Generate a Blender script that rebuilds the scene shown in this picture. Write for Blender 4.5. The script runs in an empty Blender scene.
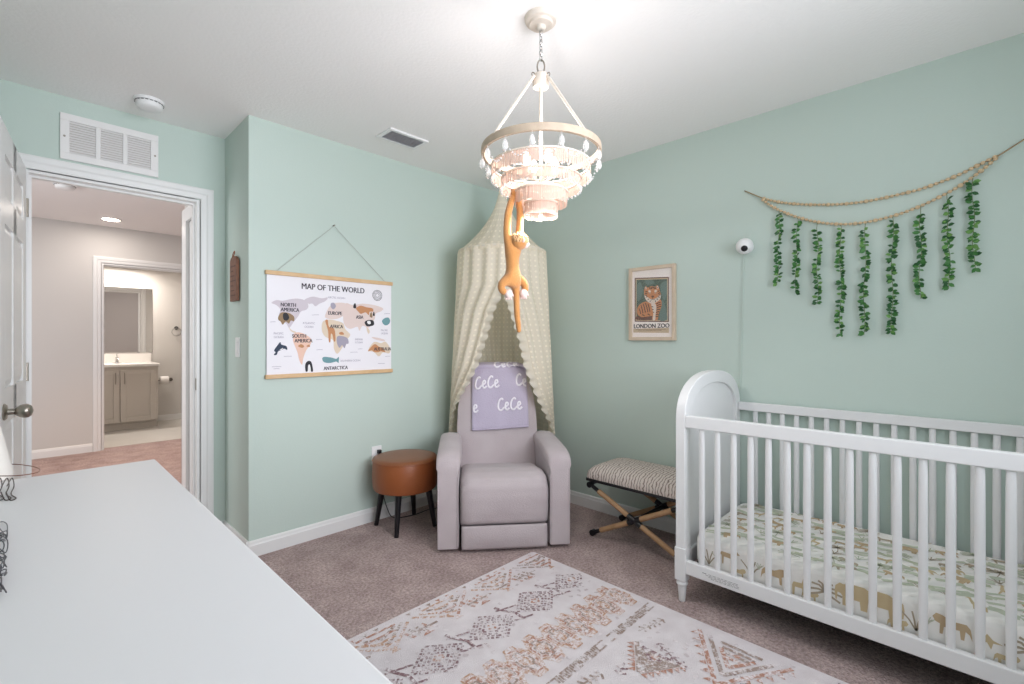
import bpy, bmesh, math, random
from mathutils import Vector, Matrix, noise as mnoise
random.seed(7)
PI = math.pi
C = bpy.context.scene.collection
# ------------------------------------------------------------------ camera numbers (1024x684)
FPX, CXP, CYP, EYE = 473.4, 512.0, 340.0, 1.2
YAW = math.radians(44.36)
DV = (math.cos(YAW), math.sin(YAW)); RV = (math.sin(YAW), -math.cos(YAW))
def ray(px, py):
    u = (px-CXP)/FPX
    return DV[0]+u*RV[0], DV[1]+u*RV[1], (CYP-py)/FPX
def on_y(px, py, y):
    q = ray(px, py); t = y/q[1]; return Vector((q[0]*t, y, EYE+q[2]*t))
def on_x(px, py, x):
    q = ray(px, py); t = x/q[0]; return Vector((x, q[1]*t, EYE+q[2]*t))
def at_depth(px, py, t):
    q = ray(px, py); return Vector((q[0]*t, q[1]*t, EYE+q[2]*t))
# room measures (metres)
WX, WY, DY, AX, LX, FY, H = 2.81, 2.86, 3.31, 0.85, -0.23, -0.55, 2.44
HB, BB = 6.78, 8.62          # hall back wall, bathroom back wall

# ------------------------------------------------------------------ materials
def srgb(h):
    h = h.lstrip('#'); c = [int(h[i:i+2], 16)/255 for i in (0, 2, 4)]
    return tuple((x/12.92 if x <= .04045 else ((x+.055)/1.055)**2.4) for x in c)+(1,)
MATS = {}
def mat(name, col, rough=.5, metal=0, bump=0, bscale=200, var=0, vscale=8, col2=None, spec=.5, sheen=0, detail=4):
    if name in MATS: return MATS[name]
    m = bpy.data.materials.new(name); m.use_nodes = True
    nt = m.node_tree; b = nt.nodes['Principled BSDF']
    c = srgb(col) if isinstance(col, str) else col
    b.inputs['Base Color'].default_value = c
    b.inputs['Roughness'].default_value = rough
    b.inputs['Metallic'].default_value = metal
    b.inputs['Specular IOR Level'].default_value = spec
    if sheen: b.inputs['Sheen Weight'].default_value = sheen
    tc = nt.nodes.new('ShaderNodeTexCoord')
    if col2:
        n = nt.nodes.new('ShaderNodeTexNoise'); n.inputs['Scale'].default_value = vscale; n.inputs['Detail'].default_value = detail
        r = nt.nodes.new('ShaderNodeValToRGB'); r.color_ramp.elements[0].position = .5-var; r.color_ramp.elements[1].position = .5+var
        r.color_ramp.elements[0].color = c; r.color_ramp.elements[1].color = srgb(col2)
        nt.links.new(tc.outputs['Object'], n.inputs['Vector']); nt.links.new(n.outputs['Fac'], r.inputs['Fac'])
        nt.links.new(r.outputs['Color'], b.inputs['Base Color'])
    if bump:
        n = nt.nodes.new('ShaderNodeTexNoise'); n.inputs['Scale'].default_value = bscale; n.inputs['Detail'].default_value = 3
        bp = nt.nodes.new('ShaderNodeBump'); bp.inputs['Strength'].default_value = bump; bp.inputs['Distance'].default_value = .01
        nt.links.new(tc.outputs['Object'], n.inputs['Vector']); nt.links.new(n.outputs['Fac'], bp.inputs['Height'])
        nt.links.new(bp.outputs['Normal'], b.inputs['Normal'])
    MATS[name] = m
    return m
def emit(name, col, s):
    m = bpy.data.materials.new(name); m.use_nodes = True; b = m.node_tree.nodes['Principled BSDF']
    b.inputs['Base Color'].default_value = srgb(col); b.inputs['Emission Color'].default_value = srgb(col)
    b.inputs['Emission Strength'].default_value = s
    return m
def sheer(name, col, alpha, dots=None, transl=.4):
    """thin fabric: lets part of the light straight through; dots = (nu, nv, radius, dot alpha) woven in UV space"""
    m = bpy.data.materials.new(name); m.use_nodes = True; nt = m.node_tree; nt.nodes.clear()
    out = nt.nodes.new('ShaderNodeOutputMaterial'); mix = nt.nodes.new('ShaderNodeMixShader')
    tr = nt.nodes.new('ShaderNodeBsdfTransparent'); d = nt.nodes.new('ShaderNodeBsdfDiffuse'); tl = nt.nodes.new('ShaderNodeBsdfTranslucent')
    m2 = nt.nodes.new('ShaderNodeMixShader'); m2.inputs[0].default_value = transl
    d.inputs[0].default_value = srgb(col); tl.inputs[0].default_value = srgb(col)
    nt.links.new(d.outputs[0], m2.inputs[1]); nt.links.new(tl.outputs[0], m2.inputs[2])
    nt.links.new(tr.outputs[0], mix.inputs[1]); nt.links.new(m2.outputs[0], mix.inputs[2])
    mix.inputs[0].default_value = alpha
    if dots:
        nu, nv, rad, da = dots
        uv = nt.nodes.new('ShaderNodeTexCoord'); mp = nt.nodes.new('ShaderNodeMapping'); mp.inputs['Scale'].default_value = (nu, nv, 1)
        fr = nt.nodes.new('ShaderNodeVectorMath'); fr.operation = 'FRACTION'
        sb = nt.nodes.new('ShaderNodeVectorMath'); sb.operation = 'DISTANCE'; sb.inputs[1].default_value = (.5, .5, 0)
        lt = nt.nodes.new('ShaderNodeMath'); lt.operation = 'LESS_THAN'; lt.inputs[1].default_value = rad
        mr = nt.nodes.new('ShaderNodeMapRange'); mr.inputs['To Min'].default_value = alpha; mr.inputs['To Max'].default_value = da
        nt.links.new(uv.outputs['UV'], mp.inputs['Vector']); nt.links.new(mp.outputs[0], fr.inputs[0]); nt.links.new(fr.outputs[0], sb.inputs[0])
        nt.links.new(sb.outputs['Value'], lt.inputs[0]); nt.links.new(lt.outputs[0], mr.inputs['Value']); nt.links.new(mr.outputs[0], mix.inputs[0])
    nt.links.new(mix.outputs[0], out.inputs[0])
    return m

WALL = mat('mint_wall_paint', '#c2d1c9', .6, bump=.06, bscale=140)
CEIL = mat('ceiling_paint', '#f9f7f6', .8, bump=.14, bscale=70)
GREIGE = mat('hall_wall_paint', '#cfccc8', .65, bump=.06, bscale=140)
TRIM = mat('white_trim_paint', '#e6e6e5', .35)
WHITE = mat('white_lacquer', '#f2f2f2', .3)
DRESSW = mat('white_dresser_lacquer', '#dddbde', .45)
CARPET = mat('carpet_pile', '#ab9794', .95, bump=.9, bscale=120, var=.25, vscale=7, col2='#cdb9b6', spec=.1, detail=9)
_nt = CARPET.node_tree; _b = _nt.nodes['Principled BSDF']; _src = _b.inputs['Base Color'].links[0].from_socket
_tc = [n for n in _nt.nodes if n.type == 'TEX_COORD'][0]
_n = _nt.nodes.new('ShaderNodeTexNoise'); _n.inputs['Scale'].default_value = 75; _n.inputs['Detail'].default_value = 4; _n.inputs['Roughness'].default_value = .7
_r = _nt.nodes.new('ShaderNodeValToRGB'); _r.color_ramp.elements[0].position = .36; _r.color_ramp.elements[1].position = .62
_r.color_ramp.elements[0].color = (.62,.60,.60,1); _r.color_ramp.elements[1].color = (1.12,1.12,1.12,1)
_m = _nt.nodes.new('ShaderNodeMixRGB'); _m.blend_type = 'MULTIPLY'; _m.inputs[0].default_value = 1
_nt.links.new(_tc.outputs['Object'], _n.inputs['Vector']); _nt.links.new(_n.outputs['Fac'], _r.inputs['Fac'])
_nt.links.new(_src, _m.inputs[1]); _nt.links.new(_r.outputs['Color'], _m.inputs[2]); _nt.links.new(_m.outputs[0], _b.inputs['Base Color'])
TILE = mat('grey_vinyl_floor', '#c9c6c0', .4, var=.2, vscale=2, col2='#d6d3ce')
NICKEL = mat('brushed_nickel', '#a39c92', .32, 1)
CHROME = mat('chrome', '#d0d0d0', .12, 1)
BLACK = mat('black_metal', '#16161a', .35)
BLACKW = mat('black_leg_wood', '#121116', .3)
PLASTIC = mat('white_plastic', '#ececec', .35)

# ------------------------------------------------------------------ mesh helpers
class MB:
    def __init__(s): s.v = []; s.f = []; s.m = []; s.uv = None
    def add(s, vs, fs, mi=0, M=None):
        o = len(s.v)
        s.v += [(M @ Vector(v)) if M is not None else Vector(v) for v in vs]
        s.f += [tuple(i+o for i in f) for f in fs]; s.m += [mi]*len(fs)
        return s
    def box(s, a, b, mi=0, M=None):
        x0, y0, z0 = (min(a[i], b[i]) for i in range(3)); x1, y1, z1 = (max(a[i], b[i]) for i in range(3))
        vs = [(x0,y0,z0),(x1,y0,z0),(x1,y1,z0),(x0,y1,z0),(x0,y0,z1),(x1,y0,z1),(x1,y1,z1),(x0,y1,z1)]
        return s.add(vs, [(0,3,2,1),(4,5,6,7),(0,1,5,4),(1,2,6,5),(2,3,7,6),(3,0,4,7)], mi, M)
    def cyl(s, p0, p1, r0, r1=None, n=14, mi=0, cap=True):
        r1 = r0 if r1 is None else r1
        p0, p1 = Vector(p0), Vector(p1); d = (p1-p0).normalized()
        a = d.orthogonal().normalized(); b = d.cross(a)
        vs = [p0+(a*math.cos(2*PI*i/n)+b*math.sin(2*PI*i/n))*r0 for i in range(n)]+[p1+(a*math.cos(2*PI*i/n)+b*math.sin(2*PI*i/n))*r1 for i in range(n)]
        fs = [(i,(i+1)%n,n+(i+1)%n,n+i) for i in range(n)]
        if cap: fs += [tuple(range(n-1,-1,-1)), tuple(range(n,2*n))]
        return s.add(vs, fs, mi)
    def tube(s, pts, r, n=8, mi=0, closed=False):
        pts = [Vector(p) for p in pts]; k = len(pts); vs = []; fs = []
        rr = r if isinstance(r, (list, tuple)) else [r]*k
        up = None
        for i, p in enumerate(pts):
            if closed: t = (pts[(i+1)%k]-pts[i-1])
            else: t = pts[min(i+1,k-1)]-pts[max(i-1,0)]
            t = t.normalized() if t.length > 1e-9 else Vector((0,0,1))
            if up is None: up = t.orthogonal().normalized()
            up = (up-t*up.dot(t)); up = up.normalized() if up.length > 1e-6 else t.orthogonal().normalized()
            b = t.cross(up)
            vs += [p+(up*math.cos(2*PI*j/n)+b*math.sin(2*PI*j/n))*rr[i] for j in range(n)]
        for i in range(k if closed else k-1):
            a = i*n; c = ((i+1)%k)*n
            fs += [(a+j, a+(j+1)%n, c+(j+1)%n, c+j) for j in range(n)]
        if not closed: fs += [tuple(range(n-1,-1,-1)), tuple(range((k-1)*n, k*n))]
        return s.add(vs, fs, mi)
    def lathe(s, prof, n=32, M=None, mi=0, cap=True):
        """prof: list of (r, z) from bottom to top, turned round local z"""
        vs = []; fs = []; k = len(prof)
        for r, z in prof: vs += [(r*math.cos(2*PI*i/n), r*math.sin(2*PI*i/n), z) for i in range(n)]
        for j in range(k-1): fs += [(j*n+i, j*n+(i+1)%n, (j+1)*n+(i+1)%n, (j+1)*n+i) for i in range(n)]
        if cap: fs += [tuple(range(n-1,-1,-1)), tuple(range((k-1)*n, k*n))]
        return s.add(vs, fs, mi, M)
    def ball(s, c, r, n=16, m=10, mi=0, sc=(1,1,1)):
        prof = [(max(1e-4, math.sin(PI*j/m))*r, -math.cos(PI*j/m)*r) for j in range(m+1)]
        return s.lathe(prof, n, Matrix.Translation(Vector(c)) @ Matrix.Diagonal((sc[0],sc[1],sc[2],1)), mi)
    def prism(s, poly, t0, t1, M=None, mi=0):
        """2-D polygon in local xy, from z=t0 to z=t1"""
        n = len(poly)
        vs = [(x,y,t0) for x,y in poly]+[(x,y,t1) for x,y in poly]
        fs = [tuple(range(n-1,-1,-1)), tuple(range(n,2*n))]+[(i,(i+1)%n,n+(i+1)%n,n+i) for i in range(n)]
        return s.add(vs, fs, mi, M)
    def flat(s, poly, M=None, z=0, mi=0):
        return s.add([(x,y,z) for x,y in poly], [tuple(range(len(poly)))], mi, M)
    def stroke(s, pts, w, M=None, z=0, mi=0, fn=None):
        """flat ribbon of width w along a 2-D path"""
        pts = [Vector((p[0],p[1])) for p in pts]; L = []; R = []
        for i, p in enumerate(pts):
            t = pts[min(i+1,len(pts)-1)]-pts[max(i-1,0)]
            t = t.normalized() if t.length > 1e-9 else Vector((1,0)); nn = Vector((-t.y, t.x))*w/2
            L.append(p+nn); R.append(p-nn)
        k = len(pts); q = L+R
        vs = [(fn(a.x,a.y) if fn else (a.x,a.y,z)) for a in q]
        return s.add(vs, [(i, k+i, k+i+1, i+1) for i in range(k-1)], mi, M)
    def grid(s, nu, nv, fn, mi=0, closed=False, uv=False):
        vs = [fn(i/nu, j/nv) for j in range(nv+1) for i in range(nu+(0 if closed else 1))]
        w = nu+(0 if closed else 1); fs = []
        if uv and s.uv is None: s.uv = {}
        base = len(s.v)
        for j in range(nv+1):
            for i in range(w):
                if uv: s.uv[base+j*w+i] = (i/nu, j/nv)
        for j in range(nv):
            for i in range(nu):
                i2 = (i+1) % w if closed else i+1
                fs.append((j*w+i, j*w+i2, (j+1)*w+i2, (j+1)*w+i))
        return s.add(vs, fs, mi)
    def text(s, body, size, M, ext=.0004, mi=0, bold=0, align='CENTER', sx=1):
        cu = bpy.data.curves.new('t', 'FONT'); cu.body = body; cu.size = size; cu.extrude = ext; cu.offset = bold; cu.align_x = align; cu.align_y = 'CENTER'
        cu.resolution_u = 3
        o = bpy.data.objects.new('t', cu); C.objects.link(o); bpy.context.view_layer.update()
        me = bpy.data.meshes.new_from_object(o.evaluated_get(bpy.context.evaluated_depsgraph_get()))
        vs = [(v.co.x*sx, v.co.y, v.co.z) for v in me.vertices]; fs = [tuple(p.vertices) for p in me.polygons]
        bpy.data.objects.remove(o); bpy.data.curves.remove(cu); bpy.data.meshes.remove(me)
        return s.add(vs, fs, mi, M)
    def build(s, name, mats, parent=None, smooth=30, bevel=0, bseg=2, solid=0, sub=0, fix=True, local=False):
        me = bpy.data.meshes.new(name)
        inv = MW[parent].inverted() if (parent is not None and not local) else Matrix.Identity(4)
        me.from_pydata([inv @ v for v in s.v], [], s.f)
        for m in (mats if isinstance(mats, (list, tuple)) else [mats]): me.materials.append(m)
        me.polygons.foreach_set('material_index', s.m)
        if s.uv is not None:
            l = me.uv_layers.new(name='UVMap')
            for lp in me.loops: l.data[lp.index].uv = s.uv.get(lp.vertex_index, (0,0))
        if fix:
            bm = bmesh.new(); bm.from_mesh(me); bmesh.ops.recalc_face_normals(bm, faces=bm.faces); bm.to_mesh(me); bm.free()
        me.update()
        if smooth:
            me.shade_smooth()
            if smooth < 180: me.set_sharp_from_angle(angle=math.radians(smooth))
        o = bpy.data.objects.new(name, me); C.objects.link(o)
        if parent is not None: o.parent = parent
        MW[o] = MW[parent] if parent is not None else Matrix.Identity(4)
        if bevel:
            b = o.modifiers.new('Bevel', 'BEVEL'); b.width = bevel; b.segments = bseg; b.limit_method = 'ANGLE'; b.angle_limit = math.radians(40); b.harden_normals = False
        if solid:
            m = o.modifiers.new('Solid', 'SOLIDIFY'); m.thickness = solid; m.offset = 0
        if sub:
            m = o.modifiers.new('Sub', 'SUBSURF'); m.levels = sub; m.render_levels = sub
        return o
MW = {}
def tag(o, label, cat, group=None, kind=None):
    o['label'] = label; o['category'] = cat
    if group: o['group'] = group
    if kind: o['kind'] = kind
    return o
def thing(name, label, cat, loc=(0,0,0), rotz=0, group=None):
    o = bpy.data.objects.new(name, None); C.objects.link(o); o.empty_display_size = .1
    o.location = loc; o.rotation_euler = (0,0,rotz)
    MW[o] = Matrix.Translation(Vector(loc)) @ Matrix.Rotation(rotz, 4, 'Z')
    return tag(o, label, cat, group)
def struct(o, label=None):
    o['kind'] = 'structure'
    if label: o['label'] = label
    return o
def copy_tree(o, parent=None):
    c = o.copy(); C.objects.link(c)
    if parent is not None: c.parent = parent
    MW[c] = MW[o]
    for ch in list(o.children): copy_tree(ch, c)
    return c
def frame_M(origin, ex, ey):
    ex = Vector(ex).normalized(); ey = Vector(ey).normalized(); ez = ex.cross(ey)
    M = Matrix.Identity(4)
    for i in range(3): M[i][0], M[i][1], M[i][2], M[i][3] = ex[i], ey[i], ez[i], origin[i]
    return M
def M_back(x, z, y): return frame_M((x, y, z), (1,0,0), (0,0,1))      # plane facing -Y
def M_right(y, z, x): return frame_M((x, y, z), (0,-1,0), (0,0,1))    # plane facing -X
def smoothpath(pts, k=6, closed=False):
    """Catmull-Rom through the points"""
    P = [Vector(p) for p in pts]; n = len(P); out = []
    rng = range(n if closed else n-1)
    for i in rng:
        if closed: a,b,c,d = P[i-1],P[i],P[(i+1)%n],P[(i+2)%n]
        else: a,b,c,d = P[max(i-1,0)],P[i],P[i+1],P[min(i+2,n-1)]
        for j in range(k):
            t = j/k
            out.append(.5*((2*b)+(c-a)*t+(2*a-5*b+4*c-d)*t*t+(3*b-a-3*c+d)*t**3))
    if not closed: out.append(P[-1])
    return out

# ------------------------------------------------------------------ room shell
T = .1
struct(MB().box((LX-T,FY-T,-.1),(WX+T,DY+T,0)).build('floor', CARPET, smooth=0))
struct(MB().box((LX-T,FY-T,H),(WX+T,DY+.12,H+.1)).build('ceiling', CEIL, smooth=0))
struct(MB().box((AX,WY,0),(WX+T,WY+T,H)).box((AX,WY+T,0),(AX+T,DY,H)).build('wall_back', WALL, smooth=0))
struct(MB().box((WX,FY-T,0),(WX+T,WY,H)).build('wall_right', WALL, smooth=0))
struct(MB().box((LX-T,FY-T,0),(LX,DY+.12,H)).build('wall_left', WALL, smooth=0))
# door wall, with the opening; its far side faces the hall
OX0, OX1, OH = -.012, .717, 2.035
struct(MB().box((LX,DY,0),(OX0,DY+.115,H)).box((OX1,DY,0),(AX+T,DY+.115,H)).box((OX0,DY,OH),(OX1,DY+.115,H)).build('wall_entry', WALL, smooth=0))
# window wall behind the camera
WN = (.2, 2.0, .95, 2.2)
struct(MB().box((LX,FY-T,0),(WN[0],FY,H)).box((WN[1],FY-T,0),(WX,FY,H)).box((WN[0],FY-T,0),(WN[1],FY,WN[2])).box((WN[0],FY-T,WN[3]),(WN[1],FY,H)).build('wall_front', WALL, smooth=0))
m = MB()
for a, b in (((WN[0],WN[2]),(WN[0]+.05,WN[3])), ((WN[1]-.05,WN[2]),(WN[1],WN[3])), ((WN[0],WN[2]),(WN[1],WN[2]+.05)), ((WN[0],WN[3]-.05),(WN[1],WN[3])), ((WN[0],1.40),(WN[1],1.44))):
    m.box((a[0],FY-.07,a[1]),(b[0],FY-.02,b[1]))
struct(m.build('window_1', TRIM, smooth=0, bevel=.003))
# hall
struct(MB().box((-1.6,DY+T,-.1),(3.4,HB+.12,0)).build('floor_hall', CARPET, smooth=0))
struct(MB().box((-1.6,DY+.12,H),(3.4,HB,H+.1)).build('ceiling_hall', CEIL, smooth=0))
BX0, BX1 = .56, 1.365
struct(MB().box((-1.6,HB,0),(BX0,HB+.12,H)).box((BX1,HB,0),(3.4,HB+.12,H)).box((BX0,HB,OH),(BX1,HB+.12,H)).build('wall_hall_back', GREIGE, smooth=0))
struct(MB().box((-1.7,DY+.115,0),(-1.6,HB+.12,H)).build('wall_hall_left', GREIGE, smooth=0))
struct(MB().box((3.4,3.99,0),(3.5,HB+.12,H)).build('wall_hall_right', GREIGE, smooth=0))
struct(MB().box((.775,3.89,0),(3.4,3.99,H)).box((.775,3.425,0),(.875,3.46,H)).box((.775,3.46,OH),(.875,3.89,H)).build('wall_hall_side', GREIGE, smooth=0))
m = MB()
for a, b in (((3.65,.65),(3.70,2.15)), ((4.90,.65),(4.95,2.15)), ((3.70,.65),(4.90,.70)), ((3.70,2.10),(4.90,2.15)), ((4.28,.70),(4.32,2.10))):
    m.box((-1.6,a[0],a[1]),(-1.57,b[0],b[1]))
struct(m.build('hall_added_frame', TRIM, smooth=0, bevel=.003))  # added frame on the solid hall wall, goes with the closet door's light
# bathroom
struct(MB().box((.3,HB+.12,-.1),(2.3,BB,0.004)).build('floor_bath', TILE, smooth=0))
struct(MB().box((.3,HB+.12,H),(2.3,BB,H+.1)).build('ceiling_bath', CEIL, smooth=0))
struct(MB().box((.2,BB,0),(2.4,BB+.1,H)).build('wall_bath_back', GREIGE, smooth=0))
struct(MB().box((.2,HB+.12,0),(.3,BB,H)).build('wall_bath_left', GREIGE, smooth=0))
struct(MB().box((2.3,HB+.12,0),(2.4,BB,H)).build('wall_bath_right', GREIGE, smooth=0))

# baseboards: square body with an eased top
def baseboard(name, p0, p1, nrm, h=.09, t=.015, z=0):
    p0, p1 = Vector((*p0, z)), Vector((*p1, z)); n = Vector((*nrm, 0)); up = Vector((0,0,1))
    prof = [(0,0),(t,0),(t,h*.72),(t*.75,h*.8),(t*.6,h*.93),(t*.3,h),(0,h)]
    vs = [p0+n*a+up*b for a,b in prof]+[p1+n*a+up*b for a,b in prof]; k = len(prof)
    fs = [tuple(range(k)), tuple(range(2*k-1,k-1,-1))]+[(i,(i+1)%k,k+(i+1)%k,k+i) for i in range(k)]
    return struct(MB().add(vs, fs).build(name, TRIM, smooth=0))
baseboard('baseboard_back', (AX-.015,WY), (WX,WY), (0,-1))
baseboard('baseboard_right', (WX,FY), (WX,WY-.015), (-1,0))
baseboard('baseboard_alcove', (AX,WY-.015), (AX,DY), (-1,0))
baseboard('baseboard_left', (LX,FY), (LX,DY), (1,0))
baseboard('baseboard_front', (LX+.015,FY), (WX-.015,FY), (0,1))
baseboard('baseboard_hall', (-1.6,HB), (BX0-.075,HB), (0,-1))
baseboard('baseboard_bath', (1.262,BB), (2.3,BB), (0,-1))
baseboard('baseboard_entry', (.79,DY), (AX-.015,DY), (0,-1))

# door casings: stepped profile
def casing(name, x0, x1, h, y, s, w=.07, t=.018):
    prof = [(.004,0),(.004,t*.45),(.012,t*.62),(w*.45,t*.68),(w*.58,t*.95),(w*.9,t),(w,t*.85),(w,0)]
    m = MB(); k = len(prof); vs = []
    for d, q in prof: vs += [(x0-d,y+s*q,0),(x0-d,y+s*q,h+d),(x1+d,y+s*q,h+d),(x1+d,y+s*q,0)]
    fs = []
    for i in range(k):
        j = (i+1) % k
        fs += [(4*i+c,4*i+c+1,4*j+c+1,4*j+c) for c in range(3)]
    fs += [tuple(4*i for i in range(k)), tuple(4*i+3 for i in range(k))]
    m.add(vs, fs)
    return struct(m.build(name, TRIM, smooth=0))
casing('trim_1', OX0, OX1, OH, DY, -1)
casing('trim_2', OX0, OX1, OH, DY+.115, 1)
casing('trim_3', BX0, BX1, OH, HB, -1)
casing('trim_4', BX0, BX1, OH, HB+.12, 1)
def jamb(name, x0, x1, h, y0, y1, stop_y):
    m = MB().box((x0-.004,y0,0),(x0+.014,y1,h)).box((x1-.014,y0,0),(x1+.004,y1,h)).box((x0+.014,y0,h-.014),(x1-.014,y1,h+.004))
    m.box((x0+.014,stop_y,0),(x0+.025,stop_y+.035,h-.014)).box((x1-.025,stop_y,0),(x1-.014,stop_y+.035,h-.014)).box((x0+.025,stop_y,h-.025),(x1-.025,stop_y+.035,h-.014))
    return struct(m.build(name, TRIM, smooth=0))
j1 = jamb('trim_5', OX0, OX1, OH, DY, DY+.115, DY+.045)
MB().box((OX1-.0155,DY+.012,.90),(OX1-.0135,DY+.036,.97)).build('strike_plate', NICKEL, j1, smooth=0)
j2 = jamb('trim_6', BX0, BX1, OH, HB, HB+.12, HB+.04)
for z in (.22, 1.02, 1.79):
    MB().box((BX0+.013,HB+.078,z),(BX0+.017,HB+.118,z+.09)).cyl((BX0+.018,HB+.122,z-.003),(BX0+.018,HB+.122,z+.093),.006).build('hinge', NICKEL, j2)

# panelled doors: slab in local x (width) / z, thickness in y, six raised panels on both faces
def door_slab(w, h, t, M):
    m = MB()
    st, mid = .11*w/.76, .09*w/.76
    rails = [(0,.2),(.86,1.0),(1.64,1.75),(h-.11,h)]
    rails = [(a,b) for a,b in rails]
    m.box((0,0,0),(st,t,h),M=M); m.box((w-st,0,0),(w,t,h),M=M); m.box((w/2-mid/2,0,0),(w/2+mid/2,t,h),M=M)
    for a, b in rails: m.box((st,0,a),(w-st,t,b),M=M)
    for i in range(3):
        z0, z1 = rails[i][1], rails[i+1][0]
        for x0, x1 in ((st,w/2-mid/2),(w/2+mid/2,w-st)):
            for f0, f1, f2 in ((.010,.010,.002),(t-.010,t-.010,t-.002)):
                e = .028
                vs = [(x0,f0,z0),(x1,f0,z0),(x1,f0,z1),(x0,f0,z1),(x0+e,f2,z0+e),(x1-e,f2,z0+e),(x1-e,f2,z1-e),(x0+e,f2,z1-e)]
                m.add(vs, [(0,1,5,4),(1,2,6,5),(2,3,7,6),(3,0,4,7),(4,5,6,7)], 0, M)
    return m
# bedroom door, open into the room: hinge near (OX0, DY), reaching towards the camera
dl = Vector((-.066,-.725,0)).normalized(); dn_ = Vector((dl.y,-dl.x,0))      # along the slab, and its hidden side
hp = Vector((-.006,3.296,.012))
Md = Matrix(((dl.x,dn_.x,0,hp.x),(dl.y,dn_.y,0,hp.y),(0,0,1,hp.z),(0,0,0,1)))
d1 = struct(door_slab(.722, 2.02, .035, Md).build('door_1', TRIM, smooth=0, fix=True), 'open white panelled bedroom door at the left edge')
kp = Md @ Vector((.655,0,.913)); fn = -dn_
Mk = Matrix(((dl.x,0,fn.x,kp.x),(dl.y,0,fn.y,kp.y),(0,1,0,kp.z),(0,0,0,1)))
MB().lathe([(.031,0),(.032,.004),(.026,.010),(.012,.012),(.011,.03),(.016,.034),(.024,.045),(.0275,.058),(.026,.068),(.018,.077),(.004,.081)], 24, Mk).build('door_knob', NICKEL, d1, smooth=50)
for z in (.2, 1.0, 1.8):
    MB().cyl((-.004,3.303,z),(-.004,3.303,z+.09),.007).build('hinge', NICKEL, d1)
# closet door in the hall's side wall
Mc = Matrix(((0,1,0,.778),(1,0,0,3.482),(0,0,1,.012),(0,0,0,1)))
d2 = struct(door_slab(.39, 2.0, .035, Mc).build('door_2', TRIM, smooth=0), 'white closet door just beyond the doorway')
m = MB()
for a, b in (((3.43,0),(3.48,OH+.07)), ((3.872,0),(3.995,OH+.07)), ((3.48,OH-.02),(3.872,OH+.07))):
    m.box((.757,a[0],a[1]),(.775,b[0],b[1]))
m.box((.757,3.985,0),(.80,3.999,OH+.07))
struct(m.build('trim_7', TRIM, smooth=0))

# ------------------------------------------------------------------ vents, detectors, switches
GRILLE = mat('grille_enamel', '#e9e7e6', .35)
BACKING = mat('vent_backing_metal', '#d2ccc8', .7)  # pale grey plate behind the louvres
vx0, vx1, vz0, vz1 = .113, .516, 2.118, 2.352
vt = thing('return_air_grille', 'large white slatted return air grille on the mint wall above the doorway', 'vent', (.31, DY, vz0))
m = MB(); b = .035
m.box((vx0,DY-.012,vz0),(vx1,DY,vz0+b)).box((vx0,DY-.012,vz1-b),(vx1,DY,vz1)).box((vx0,DY-.012,vz0+b),(vx0+b,DY,vz1-b)).box((vx1-b,DY-.012,vz0+b),(vx1,DY,vz1-b))
gw = (vx1-vx0-2*b)
for i in (1,2): m.box((vx0+b+gw*i/3-.010,DY-.012,vz0+b),(vx0+b+gw*i/3+.010,DY,vz1-b))
m.build('frame', GRILLE, vt, smooth=0, bevel=.002)
MB().box((vx0+b,DY-.001,vz0+b),(vx1-b,DY-.0005,vz1-b)).build('backing', BACKING, vt, smooth=0)
for i in range(3):
    m = MB(); x0 = vx0+b+gw*i/3+(.010 if i else 0); x1 = vx0+b+gw*(i+1)/3-(.010 if i < 2 else 0); n = 13
    for j in range(n):
        z = vz0+b+(vz1-vz0-2*b)*(j+.5)/n
        m.box((x0,-.0006,-.0062),(x1,.0006,.0062), M=Matrix.Translation((0,DY-.0065,z)) @ Matrix.Rotation(math.radians(-30),4,'X'))
    m.build('louvre_panel', GRILLE, vt, smooth=0)
for x in (vx0+.016, vx1-.016): MB().cyl((x,DY-.014,2.235),(x,DY-.012,2.235),.005).build('screw', NICKEL, vt)

cv = thing('ceiling_register', 'small rectangular louvred register on the ceiling', 'vent', (1.61, 2.515, H))
cx0, cx1, cy0, cy1 = 1.475, 1.745, 2.43, 2.595
m = MB(); b = .022; z0, z1 = H-.012, H
m.box((cx0,cy0,z0),(cx1,cy0+b,z1)).box((cx0,cy1-b,z0),(cx1,cy1,z1)).box((cx0,cy0+b,z0),(cx0+b,cy1-b,z1)).box((cx1-b,cy0+b,z0),(cx1,cy1-b,z1))
m.build('frame', PLASTIC, cv, smooth=0, bevel=.003)
m = MB().box((cx0+b,cy0+b,H-.002),(cx1-b,cy1-b,H-.001))
m.build('backing', BACKING, cv, smooth=0)
m = MB()
for i in range(7):
    y = cy0+b+(cy1-cy0-2*b)*(i+.5)/7
    m.box((cx0+b,-.009,-.0007),(cx1-b,.009,.0007), M=Matrix.Translation((0,y,H-.009)) @ Matrix.Rotation(math.radians(30),4,'X'))
m.build('louvres', mat('register_enamel','#b9bcc4',.4), cv, smooth=0)

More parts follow.
